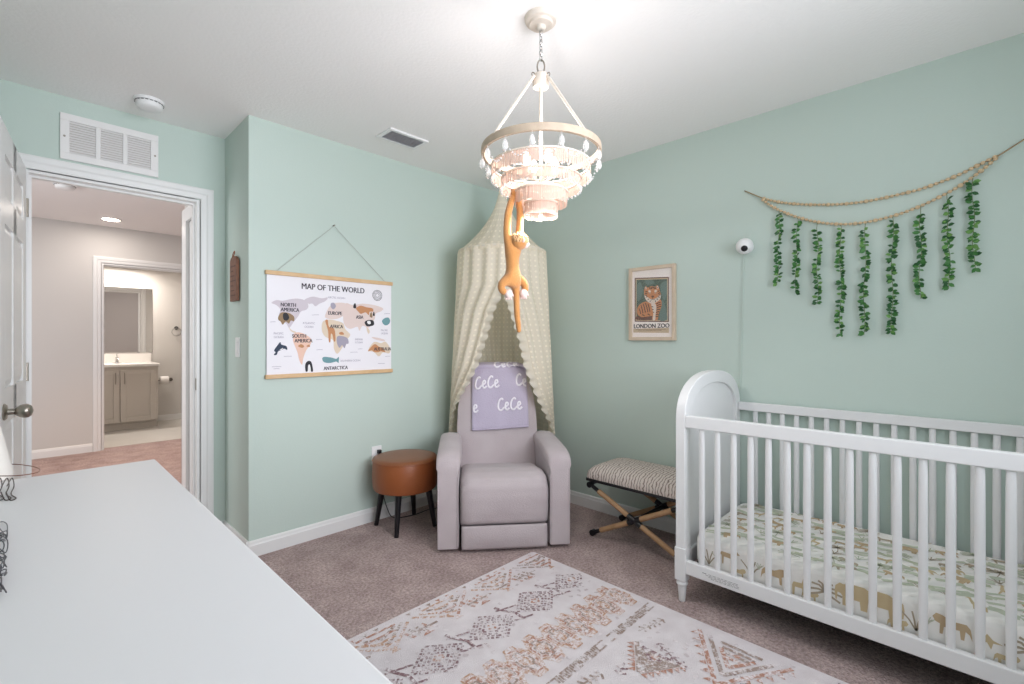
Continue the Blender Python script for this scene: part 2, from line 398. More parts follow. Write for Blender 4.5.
def detector(loc, label, r=.066):
    t = thing('smoke_detector', label, 'smoke detector', loc)
    x, y, z = loc
    MB().lathe([(r*.97,-.014),(r,-.010),(r,0)],36,Matrix.Translation(loc)).build('base', PLASTIC, t)
    MB().lathe([(.004,-.048),(r*.45,-.047),(r*.75,-.042),(r*.86,-.034),(r*.88,-.018),(r*.88,-.0145)],36,Matrix.Translation(loc)).build('cover', PLASTIC, t, smooth=40)
    m = MB()
    for i in range(20):
        a = 2*PI*i/20
        m.box((r*.90,-.006,-.018),(r*.93,.006,-.0155),M=Matrix.Translation(loc) @ Matrix.Rotation(a,4,'Z'))
    m.build('slot_ring', mat('detector_slot','#5a5a5a',.6), t, smooth=0)
    return t
detector((.44, 3.06, H), 'round white smoke detector on the bedroom ceiling above the grille')
sd = on_y(65,184,5)
q = ray(65,184); tt = (H-EYE)/q[2]
detector((q[0]*tt, q[1]*tt, H), 'round white smoke detector on the hall ceiling, seen through the doorway', .07)
q = ray(111,219); tt = (H-EYE)/q[2]; HL = (q[0]*tt, q[1]*tt)
hl = thing('downlight', 'glowing round flush downlight on the hall ceiling', 'ceiling light', (HL[0],HL[1],H))
MB().lathe([(.07,-.008),(.082,-.010),(.088,-.004),(.088,0)],36,Matrix.Translation((HL[0],HL[1],H))).build('trim_ring', PLASTIC, hl)
MB().lathe([(.001,-.0125),(.05,-.0122),(.068,-.0105),(.068,-.009)],36,Matrix.Translation((HL[0],HL[1],H))).build('lens', emit('hall_lamp_glow','#fff1de',14), hl)

# light switch on the alcove side wall
ls = thing('light_switch', 'white rocker light switch on the narrow alcove wall, below the wooden plaque', 'light switch', (AX, 3.045, 1.095))
MB().box((AX-.006,3.008,1.10),(AX,3.082,1.215)).build('plate', PLASTIC, ls, smooth=0, bevel=.003)
MB().box((AX-.010,3.029,1.125),(AX-.006,3.061,1.19)).build('rocker', PLASTIC, ls, smooth=0, bevel=.002)
# wooden plaque
pl = thing('wooden_plaque', 'narrow brown wooden plaque hung on the narrow alcove wall above the light switch', 'wall decoration', (AX, 3.07, 1.42))
BROWNW = mat('plaque_wood', '#6a4230', .55, var=.25, vscale=30, col2='#8a5a3e')
M = Matrix(((0,0,-1,AX-.0005),(-1,0,0,3.07),(0,1,0,1.425),(0,0,0,1)))
MB().prism([(-.062,0),(.062,0),(.062,.235),(.045,.252),(.02,.26),(-.02,.26),(-.045,.252),(-.062,.235)],.003,.02,M).build('board', BROWNW, pl, smooth=0, bevel=.003)
m = MB()
for i in range(7): m.box((-.045,.03+i*.028,.0205),(.045-.02*(i%3),.035+i*.028,.022),M=M)
m.build('carving', mat('plaque_carving','#5a3222',.6), pl, smooth=0)
MB().tube(smoothpath([M@Vector((0,.255,.022)), M@Vector((.016,.272,.016)), M@Vector((0,.29,.012)), M@Vector((-.016,.272,.016)), M@Vector((0,.255,.022))],5),.0025,6).build('hanging_loop', mat('rust_cord','#8a4a22',.6), pl)

# outlet and plug with its cord under the stool
ox, oz = 1.628, .435
ot = thing('power_outlet', 'white power outlet plate low on the mint wall behind the brown stool', 'outlet', (ox, WY, oz-.058))
MB().box((ox-.037,WY-.006,oz-.058),(ox+.037,WY,oz+.058)).build('plate', PLASTIC, ot, smooth=0, bevel=.003)
MB().cyl((ox,WY-.008,oz+.021),(ox,WY-.006,oz+.021),.017,n=20).cyl((ox,WY-.008,oz-.021),(ox,WY-.006,oz-.021),.017,n=20).build('sockets', mat('socket_plastic','#e0e0e0',.4), ot)
pc = thing('extension_cord', 'black plug and cord running from the outlet down under the brown stool', 'cord', (ox, WY-.02, 0))
MB().box((ox-.002,WY-.034,oz+.008),(ox+.022,WY-.0085,oz+.034)).build('plug', BLACK, pc, smooth=0, bevel=.004)
MB().tube(smoothpath([(ox+.010,WY-.034,oz+.020),(ox+.012,WY-.06,oz-.02),(ox+.012,WY-.05,oz-.13),(ox+.02,WY-.045,.2),(ox+.05,WY-.05,.08),(ox+.09,WY-.07,.008),(ox+.22,WY-.12,.006),(ox+.35,WY-.11,.006),(ox+.5,WY-.16,.006)],7),.0032,8).build('cable', BLACK, pc)

# ------------------------------------------------------------------ world map on the back wall
YM = WY-.012
mp = thing('wall_map', 'hanging world map scroll with wooden rods on the mint wall', 'map', (1.333, WY, .98))
PAPER = mat('map_paper', '#eeebf0', .6)
ROD = mat('pale_rod_wood', '#cfa97c', .5, var=.3, vscale=20, col2='#dcbb92')
mx0, mx1 = .938, 1.732
m = MB()
def rodp(z): 
    return MB().box((mx0-.008,YM-.012,z-.012),(mx1+.008,YM+.008,z+.012))
rodp(1.582).build('top_rod', ROD, mp, smooth=0, bevel=.003)
rodp(.992).build('bottom_rod', ROD, mp, smooth=0, bevel=.003)
MB().box((mx0,YM-.002,.985),(mx1,YM,1.59)).build('sheet', PAPER, mp, smooth=0)
nail = on_y(334,226,YM)
MB().tube([(mx0+.05,YM-.006,1.592),(nail.x,YM-.002,nail.z),(mx1-.05,YM-.006,1.592)],.0014,6).build('hanging_string', mat('grey_string','#a9aaa5',.7), mp)
MB().cyl((nail.x,WY,nail.z+.002),(nail.x,YM-.012,nail.z+.004),.004,n=10).build('hook', NICKEL, mp)
def mc(x, y, off=.0028):       # map point from the measured drawing
    p = on_y(260+x/4.886, 250+y/4.886, YM); return (p.x-1.333, p.z-1.287)
Mm = M_back(1.333, 1.287, YM-.0026)
LAND = {}
def inkm(n, c): return mat('map_ink_'+n, c, .65)
INK = [inkm('mauve','#d0c6ce'), inkm('blush','#e2cfc9'), inkm('sand','#dfcdb8'), inkm('text','#3a3540'), inkm('brown','#957a5c'), inkm('black','#23222a'), inkm('navy','#2c3a50'), inkm('teal','#6f9aa0'), inkm('rust','#c48a60'), inkm('grey','#a59fae'), inkm('peach','#ecc6b4'), inkm('white','#f0eeee')]
def blob(m, pts, mi, z=0, k=4):
    p = smoothpath([(*mc(*q),0) for q in pts], k, True)
    m.flat([(v.x,v.y) for v in p], Mm, z, mi)
lm = MB()
blob(lm, [(55,258),(80,245),(110,248),(150,240),(190,238),(225,250),(235,275),(225,292),(200,300),(185,325),(165,350),(150,372),(140,380),(128,360),(105,345),(92,320),(98,290),(80,270)], 0)
blob(lm, [(215,245),(255,228),(300,236),(330,232),(318,250),(290,262),(270,275),(255,262),(235,262)], 0, .0001)
blob(lm, [(140,378),(155,392),(175,400),(168,405),(150,396)], 2)
blob(lm, [(165,410),(185,402),(215,410),(250,435),(245,462),(225,490),(210,530),(205,560),(192,540),(182,500),(170,470),(160,440)], 10)
blob(lm, [(305,352),(335,340),(370,345),(405,358),(415,385),(440,415),(420,440),(405,470),(385,500),(372,505),(360,480),(355,440),(320,425),(302,395)], 2)
blob(lm, [(318,330),(325,300),(345,270),(375,258),(420,262),(425,290),(410,318),(380,335),(350,338)], 1)
blob(lm, [(415,262),(455,270),(500,262),(560,270),(600,285),(590,300),(565,310),(560,335),(545,360),(530,380),(500,370),(485,395),(475,375),(440,385),(415,370),(405,330)], 1, .0001)
blob(lm, [(520,375),(535,395),(530,410),(522,395)], 2)
blob(lm, [(545,425),(580,430),(610,440),(600,445),(560,436)], 1)
blob(lm, [(528,490),(555,450),(590,455),(612,448),(635,480),(630,505),(600,500),(580,520),(555,498)], 2)
blob(lm, [(345,262),(360,258),(370,275),(358,290),(346,280)], 9, .0002)
lm.build('land_print', INK, mp, smooth=0, fix=False)
# animals
am = MB()
blob(am, [(68,490),(85,465),(98,450),(104,462),(128,470),(132,488),(118,482),(105,488),(88,495),(80,512),(66,512),(75,500)], 6, .0003)       # orca
blob(am, [(95,487),(112,478),(105,487)], 11, .0005)
am.build('orca_print', INK, mp, smooth=0, fix=False)
am = MB()
blob(am, [(303,530),(315,522),(350,526),(372,532),(384,522),(382,552),(372,545),(340,552),(312,548)], 7, .0003)                             # whale
am.build('whale_print', INK, mp, smooth=0, fix=False)
am = MB()
blob(am, [(222,592),(220,560),(232,543),(248,545),(256,570),(258,592),(248,592),(242,560),(234,566),(232,592)], 5, .0003)                   # penguin
blob(am, [(234,592),(236,566),(243,562),(247,592)], 11, .0004)
am.build('penguin_print', INK, mp, smooth=0, fix=False)
am = MB()
blob(am, [(90,322),(105,305),(140,308),(165,325),(165,348),(150,345),(140,360),(125,350),(110,365),(100,350),(88,340)], 4, .0003)           # bison
blob(am, [(112,312),(130,308),(142,330),(130,345),(114,338)], 5, .0005)
am.build('bison_print', INK, mp, smooth=0, fix=False)
am = MB()
blob(am, [(318,345),(330,342),(336,375),(362,385),(368,440),(360,445),(352,412),(345,412),(343,448),(335,446),(332,400),(326,375)], 8, .0003)# giraffe
am.build('giraffe_print', INK, mp, smooth=0, fix=False)
am = MB()
blob(am, [(375,425),(395,420),(425,430),(432,455),(420,460),(412,480),(400,465),(388,478),(376,458)], 9, .0003)                              # elephant
am.build('elephant_print', INK, mp, smooth=0, fix=False)
am = MB()
blob(am, [(468,285),(490,272),(520,280),(548,285),(552,300),(535,302),(530,318),(515,305),(492,312),(480,302)], 8, .0003)                    # big cat
am.build('big_cat_print', INK, mp, smooth=0, fix=False)
am = MB()
blob(am, [(510,352),(530,342),(552,345),(556,365),(540,372),(520,372)], 5, .0003)                                                          # panda
blob(am, [(522,350),(536,346),(540,360),(528,362)], 11, .0005)
am.build('panda_print', INK, mp, smooth=0, fix=False)
am = MB()
blob(am, [(526,495),(545,470),(562,460),(580,472),(598,480),(612,500),(590,495),(575,500),(555,498),(545,490)], 8, .0004)
am.build('kangaroo_print', INK, mp, smooth=0, fix=False)
am = MB()
blob(am, [(595,350),(605,335),(625,330),(635,345),(628,362),(610,368)], 7, .0003)                                                          # turtle
am.build('turtle_print', INK, mp, smooth=0, fix=False)
am = MB(); blob(am, [(455,282),(458,264),(466,262),(469,284)], 5, .0003); am.build('small_animal_print', INK, mp, smooth=0, fix=False)
am = MB(); blob(am, [(535,325),(538,308),(545,305),(548,330)], 4, .0003); am.build('small_animal_print', INK, mp, smooth=0, fix=False)
am = MB(); blob(am, [(550,320),(555,300),(560,320)], 5, .0003); am.build('small_animal_print', INK, mp, smooth=0, fix=False)
am = MB(); blob(am, [(185,470),(200,460),(215,470),(205,478)], 8, .0003); am.build('small_animal_print', INK, mp, smooth=0, fix=False)
am = MB(); blob(am, [(225,470),(240,462),(242,474)], 8, .0003); am.build('small_animal_print', INK, mp, smooth=0, fix=False)
am = MB(); blob(am, [(385,405),(400,400),(410,412),(392,414)], 8, .0003); am.build('small_animal_print', INK, mp, smooth=0, fix=False)
tm = MB()
def mtext(s, x, y, size, sx=1, bold=0, mi=3):
    p = mc(x, y); m_ = MB()
    for q in ((-bold,0,bold) if bold else (0,)): m_.text(s, size, Mm @ Matrix.Translation((p[0]+q,p[1],.0006+q*.02)), .0002, 0, 0, sx=sx)
    m_.build('lettering', INK[mi], mp, smooth=0, fix=False)
mtext('MAP OF THE WORLD', 363, 190, .049, .86, .0011)
for s, x, y in (('NORTH',138,269),('AMERICA',146,293),('SOUTH',191,421),('AMERICA',212,444),('EUROPE',366,310),('AFRICA',373,375),('ASIA',486,329),('AUSTRALIA',598,484),('ANTARCTICA',370,577)):
    mtext(s, x, y, .031, .80, .0009)
for s, x, y in (('ARCTIC OCEAN',374,234),('ATLANTIC',238,358),('OCEAN',238,376),('PACIFIC',90,408),('OCEAN',90,426),('PACIFIC',607,393),('OCEAN',607,408),('INDIAN',482,437),('OCEAN',482,452),('SOUTHERN OCEAN',441,541)):
    mtext(s, x, y, .017, .9, 0, 9)
c0 = mc(572, 222)
for r0, w in ((.034,.003),(.026,.0015),(.012,.002)):
    tm.stroke([(c0[0]+r0*math.cos(2*PI*i/28), c0[1]+r0*math.sin(2*PI*i/28)) for i in range(29)], w, Mm, .0004, 3)
for i in range(16):
    a = 2*PI*i/16; tm.stroke([(c0[0]+.015*math.cos(a),c0[1]+.015*math.sin(a)),(c0[0]+.0305*math.cos(a),c0[1]+.0305*math.sin(a))], .0018, Mm, .0004, 3)
for x, y, l in ((80,571,46),(80,581,30),(592,555,34),(270,318,36),(62,352,26),(620,312,28),(290,488,30),(458,500,36),(488,484,22),(135,520,40),(622,520,24),(288,438,30)):
    a = mc(x-l/2,y); b2 = mc(x+l/2,y-1); lm_ = MB(); lm_.stroke([a,((a[0]+b2[0])/2,(a[1]+b2[1])/2+.001),b2], .0022, Mm, .0004, 9); lm_.build('wave_line', INK, mp, smooth=0, fix=False)
tm.build('compass_print', INK, mp, smooth=0, fix=False)

# ------------------------------------------------------------------ tiger poster on the right wall
PX = WX-.004
_a, _b = on_x(675,341.5,WX-.024), on_x(628.5,268.5,WX-.024)
py0, py1, pz0, pz1 = _a.y, _b.y, 1.197, 1.674       # y0 is the right-hand side seen from the room
po = thing('framed_poster', 'framed tiger poster on the mint wall beside the canopy', 'poster', (WX, 1.495, pz0))
m = MB(); fw = .022
for a, b in (((py0,pz0),(py0+fw,pz1)),((py1-fw,pz0),(py1,pz1)),((py0+fw,pz0),(py1-fw,pz0+fw)),((py0+fw,pz1-fw),(py1-fw,pz1))):
    m.box((WX-.024,a[0],a[1]),(WX-.001,b[0],b[1]))
m.build('frame', mat('pale_oak_frame','#c9b59f',.5,var=.3,vscale=25,col2='#d6c4ae'), po, smooth=0, bevel=.002)
MB().box((WX-.012,py0+fw,pz0+fw),(WX-.008,py1-fw,pz1-fw)).build('print_sheet', mat('poster_paper','#fbf0ea',.5), po, smooth=0)
XP = WX-.0126
def pc2(x, y):      # from the measured enlargement (504x684 of 70x95)
    p = on_x(620+x/7.2, 255+y/7.2, XP); return (1.495-p.y, p.z-1.434)
Mp = M_right(1.495, 1.434, XP)
TI = [mat('print_dark_green','#3c5246',.5,var=.2,vscale=60,col2='#66796a'), mat('print_orange','#cf8a58',.5), mat('print_white','#e9d9cc',.5), mat('print_black','#2a221f',.5), mat('print_rust','#7d4a38',.5,var=.2,vscale=50,col2='#5a3a30'), mat('print_tan','#cdb697',.5), mat('print_bluegrey','#6a8078',.5)]
pm = MB()
def pblob(pts, mi, z, k=4):
    p = smoothpath([(*pc2(*q),0) for q in pts], k, True); pm.flat([(v.x,v.y) for v in p], Mp, z, mi)
def pq(x0,y0,x1,y1,mi,z):
    pm.flat([pc2(x0,y0),pc2(x1,y0-(x1-x0)*.03),pc2(x1,y1+(x1-x0)*.012),pc2(x0,y1)], Mp, z, mi)
pq(106,165,352,480,4,.0001); pq(113,172,345,473,5,.0002); pq(119,180,339,467,0,.0003)
for pts in ([(125,215),(150,200),(165,260),(140,330),(124,320)],[(290,215),(335,190),(337,280),(318,330),(300,280)],[(180,185),(230,182),(250,200),(200,215)]): pblob(pts,6,.0004)
pblob([(126,380),(150,350),(190,335),(225,360),(236,420),(230,440),(180,452),(140,440),(124,420)],1,.0005)
pblob([(122,440),(160,448),(232,440),(234,466),(122,466)],4,.00055)
pblob([(300,330),(322,350),(337,420),(337,466),(285,466)],6,.0005)
pblob([(218,335),(288,318),(300,360),(288,400),(278,430),(270,466),(232,466),(236,420),(226,380)],1,.0006)
pblob([(226,350),(256,352),(262,392),(256,430),(254,466),(236,466),(240,420)],2,.0007)
pblob([(174,268),(176,242),(186,224),(200,234),(228,224),(256,228),(268,217),(280,232),(288,262),(296,292),(284,322),(262,338),(236,350),(208,340),(186,318),(176,296)],1,.0008)
pblob([(176,288),(196,300),(212,312),(234,318),(258,312),(276,298),(294,284),(294,304),(282,326),(262,340),(236,352),(208,342),(186,320)],2,.001)
for pts in ([(181,232),(188,230),(192,242),(184,246)],[(266,226),(275,226),(277,240),(269,240)]): pblob(pts,2,.001); pblob([(sum(p[0] for p in pts)/4-3,sum(p[1] for p in pts)/4),(sum(p[0] for p in pts)/4,sum(p[1] for p in pts)/4-3),(sum(p[0] for p in pts)/4+3,sum(p[1] for p in pts)/4),(sum(p[0] for p in pts)/4,sum(p[1] for p in pts)/4+4)],3,.0012)
pblob([(204,258),(214,252),(224,262),(216,268),(206,266)],2,.0011); pblob([(246,260),(256,250),(268,256),(264,264),(254,267)],2,.0011)
for x in (216, 256):
    pblob([(x-7,273),(x,268),(x+7,273),(x,277)],2,.0012); pblob([(x-3.5,273),(x,269.5),(x+3.5,273),(x,276)],3,.0013)
pblob([(226,296),(236,292),(247,295),(243,304),(236,308),(230,304)],4,.0013)
pm.stroke([pc2(236,308),pc2(236,318)],.002,Mp,.0013,3); pm.stroke([pc2(222,322),pc2(229,324),pc2(236,318),pc2(243,323),pc2(252,320)],.0022,Mp,.0013,3)
for a in ([(230,228),(232,240)],[(242,228),(241,240)],[(222,234),(226,246)],[(252,232),(247,246)],[(212,234),(217,246)],[(260,234),(255,246)],[(184,262),(198,268)],[(180,276),(196,280)],[(178,290),(194,292)],[(186,304),(198,302)],[(284,258),(272,264)],[(290,274),(276,278)],[(293,290),(280,290)],[(286,306),(274,302)],[(200,322),(210,318)],[(274,322),(264,316)],[(216,338),(220,328)],[(258,338),(254,328)],
          [(262,352),(292,340)],[(264,366),(297,354)],[(264,382),(296,370)],[(262,398),(290,390)],[(260,414),(284,408)],[(258,430),(278,426)],[(258,446),(274,443)],[(228,372),(240,376)],[(232,392),(242,395)],[(238,412),(246,415)],[(138,385),(150,425)],[(152,362),(166,420)],[(168,352),(184,415)],[(184,346),(202,412)],[(202,352),(216,408)],[(160,430),(178,440)],[(200,425),(216,434)]):
    pm.stroke([pc2(*a[0]), pc2((a[0][0]+a[1][0])/2+1,(a[0][1]+a[1][1])/2-2), pc2(*a[1])], .0052, Mp, .0014, 3)
pq(96,532,352,558,5,.0002)
for x0, x1, y in ((110,330,538),(130,300,546)): pm.stroke([pc2(x0,y),pc2(x1,y-3)], .0018, Mp, .0004, 4)
a = pc2(224, 512)
for q in (-.0011,0,.0011): pm.text('LONDON ZOO', .038, Mp @ Matrix.Translation((a[0]+q,a[1]+q*.4,.0006+q*.02)), .0002, 3, 0, sx=.94)
pm.build('tiger_print', TI, po, smooth=0, fix=False)
gl = bpy.data.materials.new('poster_glass'); gl.use_nodes = True; nt = gl.node_tree; nt.nodes.clear()
o_ = nt.nodes.new('ShaderNodeOutputMaterial'); mx_ = nt.nodes.new('ShaderNodeMixShader'); mx_.inputs[0].default_value = .06
g_ = nt.nodes.new('ShaderNodeBsdfGlossy'); g_.inputs['Roughness'].default_value = .05; t_ = nt.nodes.new('ShaderNodeBsdfTransparent')
nt.links.new(t_.outputs[0],mx_.inputs[1]); nt.links.new(g_.outputs[0],mx_.inputs[2]); nt.links.new(mx_.outputs[0],o_.inputs[0])
MB().box((WX-.0195,py0+fw-.003,pz0+fw-.003),(WX-.018,py1-fw+.003,pz1-fw+.003)).build('glazing', gl, po, smooth=0)

# ------------------------------------------------------------------ baby monitor camera on the right wall
cy_, cz_ = .905, 1.715
cam_t = thing('baby_monitor', 'round white baby monitor camera with dark lens on the wall above the crib', 'camera', (WX, cy_, cz_))
MB().lathe([(.030,0),(.028,.010),(.012,.014),(.012,.03)],24,Matrix(((0,0,-1,WX),(1,0,0,cy_),(0,-1,0,cz_),(0,0,0,1)))).build('wall_mount', PLASTIC, cam_t)
cc = Vector((WX-.058,cy_,cz_))
MB().ball(cc,.044,28,18).build('body', PLASTIC, cam_t, smooth=180)
ld = ((Vector((.1,.1,1.2))-cc).normalized()+Vector((0,0,-.30))).normalized(); la = Matrix.Translation(cc) @ ld.to_track_quat('Z','Y').to_matrix().to_4x4()
MB().lathe([(.016,.0405),(.017,.0425),(.013,.0445),(.001,.0455)],24,la).build('lens', BLACK, cam_t)
MB().add([(x,y+d,z) for x in (WX-.005,WX-.0005) for y,z in ((cy_+.022,cz_-.02),(cy_+.052,.62)) for d in (-.005,.005)], [(0,1,3,2),(4,6,7,5),(0,4,5,1),(2,3,7,6),(0,2,6,4),(1,5,7,3)]).build('cord_cover', mat('pale_cord_cover','#bccbc3',.6), cam_t, smooth=0)
MB().tube([(WX-.03,cy_+.008,cz_+.036),(WX-.012,cy_+.018,cz_+.075)],.0008,6).tube([(WX-.03,cy_-.008,cz_+.036),(WX-.012,cy_-.022,cz_+.080)],.0008,6).build('antenna_wire', mat('pale_wire','#c8cfcb',.5), cam_t)

# ------------------------------------------------------------------ bead garland and leaf vines
BEAD = mat('pale_wood_bead', '#cdb08a', .5, var=.2, vscale=60, col2='#dcc39f'); CORD = mat('tan_cord','#a08a68',.8)
ga = thing('bead_garland', 'double swag of pale wooden beads strung high on the wall above the crib', 'garland', (WX, .38, 1.76))
XG = WX-.014
def gpt(px, py): return on_x(px, py, XG)
up_ = smoothpath([gpt(*p) for p in ((762,198),(780,202),(800,204),(820,204.5),(840,204),(860,202),(880,198.5),(900,194),(920,189),(940,182),(960,174),(980,164),(998,155))],8)
lo_ = smoothpath([gpt(*p) for p in ((762,199),(770,205),(780,210.5),(800,218),(820,222.5),(840,224.3),(860,223.2),(880,219.5),(900,214),(920,206.5),(940,197),(960,186),(980,172),(998,157))],8)
e0, e1 = gpt(745,191), gpt(1024,139.5)
e1b = e1+(e1-gpt(1000,154.5))*.25
MB().tube([e0]+[gpt(762,198)],.003,6).build('end_tie', CORD, ga); MB().tube([gpt(998,156),e1b],.003,6).build('end_tie', CORD, ga)
for e_ in (e0, e1b): MB().cyl(e_+Vector((-.004,0,0)),e_+Vector((.014,0,0)),.004).build('hook', NICKEL, ga)
def arc_points(path, n):
    L = [0]
    for a, b in zip(path, path[1:]): L.append(L[-1]+(b-a).length)
    out = []
    for i in range(n):
        s = L[-1]*(i+.5)/n; j = max(k for k in range(len(L)) if L[k] <= s); j = min(j, len(path)-2)
        t = (s-L[j])/max(1e-9, L[j+1]-L[j]); out.append(path[j].lerp(path[j+1], t))
    return out
bead_me = None
for path, n, dx in ((up_,48,.004),(lo_,52,-.004)):
    MB().tube([p+Vector((dx,0,0)) for p in path],.0028,6).build('cord', CORD, ga)
    for i, p in enumerate(arc_points(path, n)):
        r = .0098 if i % 4 == 0 else .0078
        if bead_me is None:
            ob = MB().ball((0,0,0),.01,14,8,sc=(1,1,.92)).build('bead', BEAD, ga, smooth=180, local=True); bead_me = ob; MW[ob] = MW[ga]
        else:
            ob = bead_me.copy(); C.objects.link(ob); ob.parent = ga
        ob.location = (p+Vector((dx,0,0)))-Vector((WX,.38,1.76)); ob.scale = (r/.01,)*3
LEAF = [mat('leaf_dark','#245a2c',.5), mat('leaf_mid','#3f7a3a',.5), mat('leaf_light','#6a9a50',.5)]
STEM = mat('vine_stem','#6d7d52',.6)
VN = [((780,213),(778,284)), ((798,220),(796,294)), ((818,229),(818,304)), ((841,228),(841,335)), ((866,229),(864,335)), ((893,221),(892,333)), ((921,213),(920,299)), ((947,199),(950,288)), ((973,181),(974,270))]
VL = ['leaf vine at the left end of the garland, nearest the baby monitor', 'leaf vine second from the left on the garland, next to the end one', 'third leaf vine from the left, last short one before the long vines', 'long leaf vine, first of the three longest, fourth from the left', 'long leaf vine hanging at the garland middle, fifth from the left', 'long leaf vine, last of the three longest, sixth from the left', 'shorter leaf vine just right of the three longest, third from the right end', 'leaf vine second from the right end of the garland', 'highest hanging leaf vine, at the right end of the garland']
for (a, b), lab in zip(VN, VL):
    A, B = gpt(*a), gpt(*b); A.x = B.x = XG-.006
    # hang it from the lower strand right above
    top = min(lo_, key=lambda p: abs(p.y-A.y)); A0 = Vector((XG-.014, A.y, top.z-.006))
    t = thing('leaf_vine', 'green '+lab, 'vine', (XG-.008, A.y, B.z), 0, 'leaf vines on the bead garland')
    n = 14; pts = [A0]
    for i in range(n+1):
        f = i/n; pts.append(Vector((A.x-.004+.003*math.sin(f*9+A.y*20), A.y+(B.y-A.y)*f+.004*math.sin(f*11+A.y*37), A.z+(B.z-A.z)*f)))
    MB().tube(pts,.0013,5).build('stem', STEM, t)
    m = MB(); Ln = (A.z-B.z); k = int(Ln/.0135)
    for i in range(k):
        f = (i+.5)/k; base = Vector((A.x-.004, A.y+(B.y-A.y)*f+.004*math.sin(f*11+A.y*37), A.z+(B.z-A.z)*f))
        for s in range(3 if i % 2 else 2):
            ang = random.uniform(0,2*PI); L = random.uniform(.019,.029); w = L*random.uniform(.55,.75); tilt = random.uniform(-.9,.45)
            d = Vector((-.25-.3*random.random(), random.choice([-1,1])*random.uniform(.35,1), math.tan(tilt)*.9)).normalized()
            sd = d.cross(Vector((-1,random.uniform(-.6,.6),random.uniform(-.5,.9)))).normalized(); nn = sd.cross(d)
            vs = [base, base+d*L*.3+sd*w*.42+nn*.001, base+d*L*.65+sd*w*.46+nn*.001, base+d*L-nn*.002, base+d*L*.65-sd*w*.46+nn*.001, base+d*L*.3-sd*w*.42+nn*.001, base+d*L*.5-nn*.002]
            vs = [Vector((min(v.x, WX-.003), v.y, v.z)) for v in vs]
            m.add(vs, [(0,1,6),(1,2,6),(2,3,6),(3,4,6),(4,5,6),(5,0,6)], random.choice([0,0,1,1,2]))
    m.build('leaves', LEAF, t, smooth=60, fix=False)

exec_parts = []
# ------------------------------------------------------------------ crib
cr = thing('crib', 'white spindle crib with an arched end panel, standing along the right wall', 'crib', (2.43, .27, 0))
CX0, CX1, CYN, CYF = 2.086, 2.797, .986, -.425      # front/back x, near the corner / far end y
CW = mat('crib_white', '#e3e3e4', .35)
def arch_poly(hw, z0, z1, rise, n=22, e=2.25):
    pts = [(-hw,z0),(hw,z0)]
    for i in range(n+1):
        t = PI*i/n; c, s = math.cos(t), math.sin(t)
        pts.append((hw*math.copysign(abs(c)**(2/e),c), z1-rise+rise*abs(s)**(2/e)))
    return pts
def end_panel(y0, y1, inner):
    xc = (CX0+CX1)/2; hw = (CX1-CX0)/2
    e = thing_part('end_panel', cr)
    Mx = Matrix(((1,0,0,xc),(0,0,1,0),(0,1,0,0),(0,0,0,1)))
    outer = arch_poly(hw, .16, 1.045, .205); inn = arch_poly(hw-.062, .23, .985, .165)
    # border: ring between outer and inner outline
    n = len(outer); m = MB()
    vs = []
    for y in (y0, y1):
        for p in outer: vs.append((xc+p[0], y, p[1]))
        for p in inn: vs.append((xc+p[0], y, p[1]))
    fs = []
    for i in range(n):
        j = (i+1) % n
        fs += [(i,j,n+j,n+i), (2*n+i,3*n+i,3*n+j,2*n+j), (i,2*n+i,2*n+j,j), (n+i,n+j,3*n+j,3*n+i)]
    m.add(vs, fs)
    o = m.build('end_panel', CW, cr, smooth=35, bevel=.003)
    ym = (y0+y1)/2
    p = MB().prism([(a,b) for a,b in arch_poly(hw-.058,.226,.989,.168)], ym-.008, ym+.008, Mx).build('recessed_panel', CW, o, smooth=35)
    return o
def thing_part(n, p): return None
end_panel(.942, CYN, -1); end_panel(CYF, CYF+.045, 1)
# rails
RZ = .857
MB().box((CX0,CYF+.045,RZ-.055),(CX0+.03,.942,RZ)).build('front_top_rail', CW, cr, smooth=0, bevel=.004)
MB().box((2.765,CYF+.045,RZ-.045),(2.793,.942,RZ)).build('back_top_rail', CW, cr, smooth=0, bevel=.004)
br = MB().box((CX0,CYF+.045,.137),(CX0+.03,.942,.197)).build('front_bottom_rail', CW, cr, smooth=0, bevel=.004)
MB().box((2.765,CYF+.045,.137),(2.793,.942,.197)).build('back_bottom_rail', CW, cr, smooth=0, bevel=.004)
MB().box((CX0+.03,CYF+.045,.145),(2.765,.93,.163)).build('mattress_support', BLACK, cr, smooth=0)
lb = MB().box((CX0-.0006,.70,.150),(CX0-.0002,.868,.176)); lb.build('sticker', mat('sticker_white','#e2e2e2',.5), br, smooth=0)
lt_ = MB()
for i in range(4):
    z = .1715-i*.0055
    if i == 0: lt_.box((CX0-.0011,.845,z-.0016),(CX0-.0006,.862,z+.0016)); y = .835
    else: y = .86-.012*i
    while y > .71:
        L = random.uniform(.006,.02); lt_.box((CX0-.0011,max(.708,y-L),z-.0009),(CX0-.0006,y,z+.0009)); y -= L+.004
lt_.build('warning_print', mat('sticker_grey_print','#8f8f92',.6), br, smooth=0)
# spindles: slightly flattened turned rods
sp = None
for xs in (CX0+.015, 2.779):
    for i in range(19):
        y = (.870-i*.0678) if xs < 2.5 else (.857-i*.0658)
        if sp is None:
            sp = MB().lathe([(.0115,0),(.0125,.05),(.0135,.30),(.0125,.56),(.0115,.62)],14,Matrix.Diagonal((.72,1,1,1))).build('spindle', CW, cr, smooth=60, local=True); o = sp
        else:
            o = sp.copy(); C.objects.link(o); o.parent = cr
        o.location = (xs-2.43, y-.27, .190)
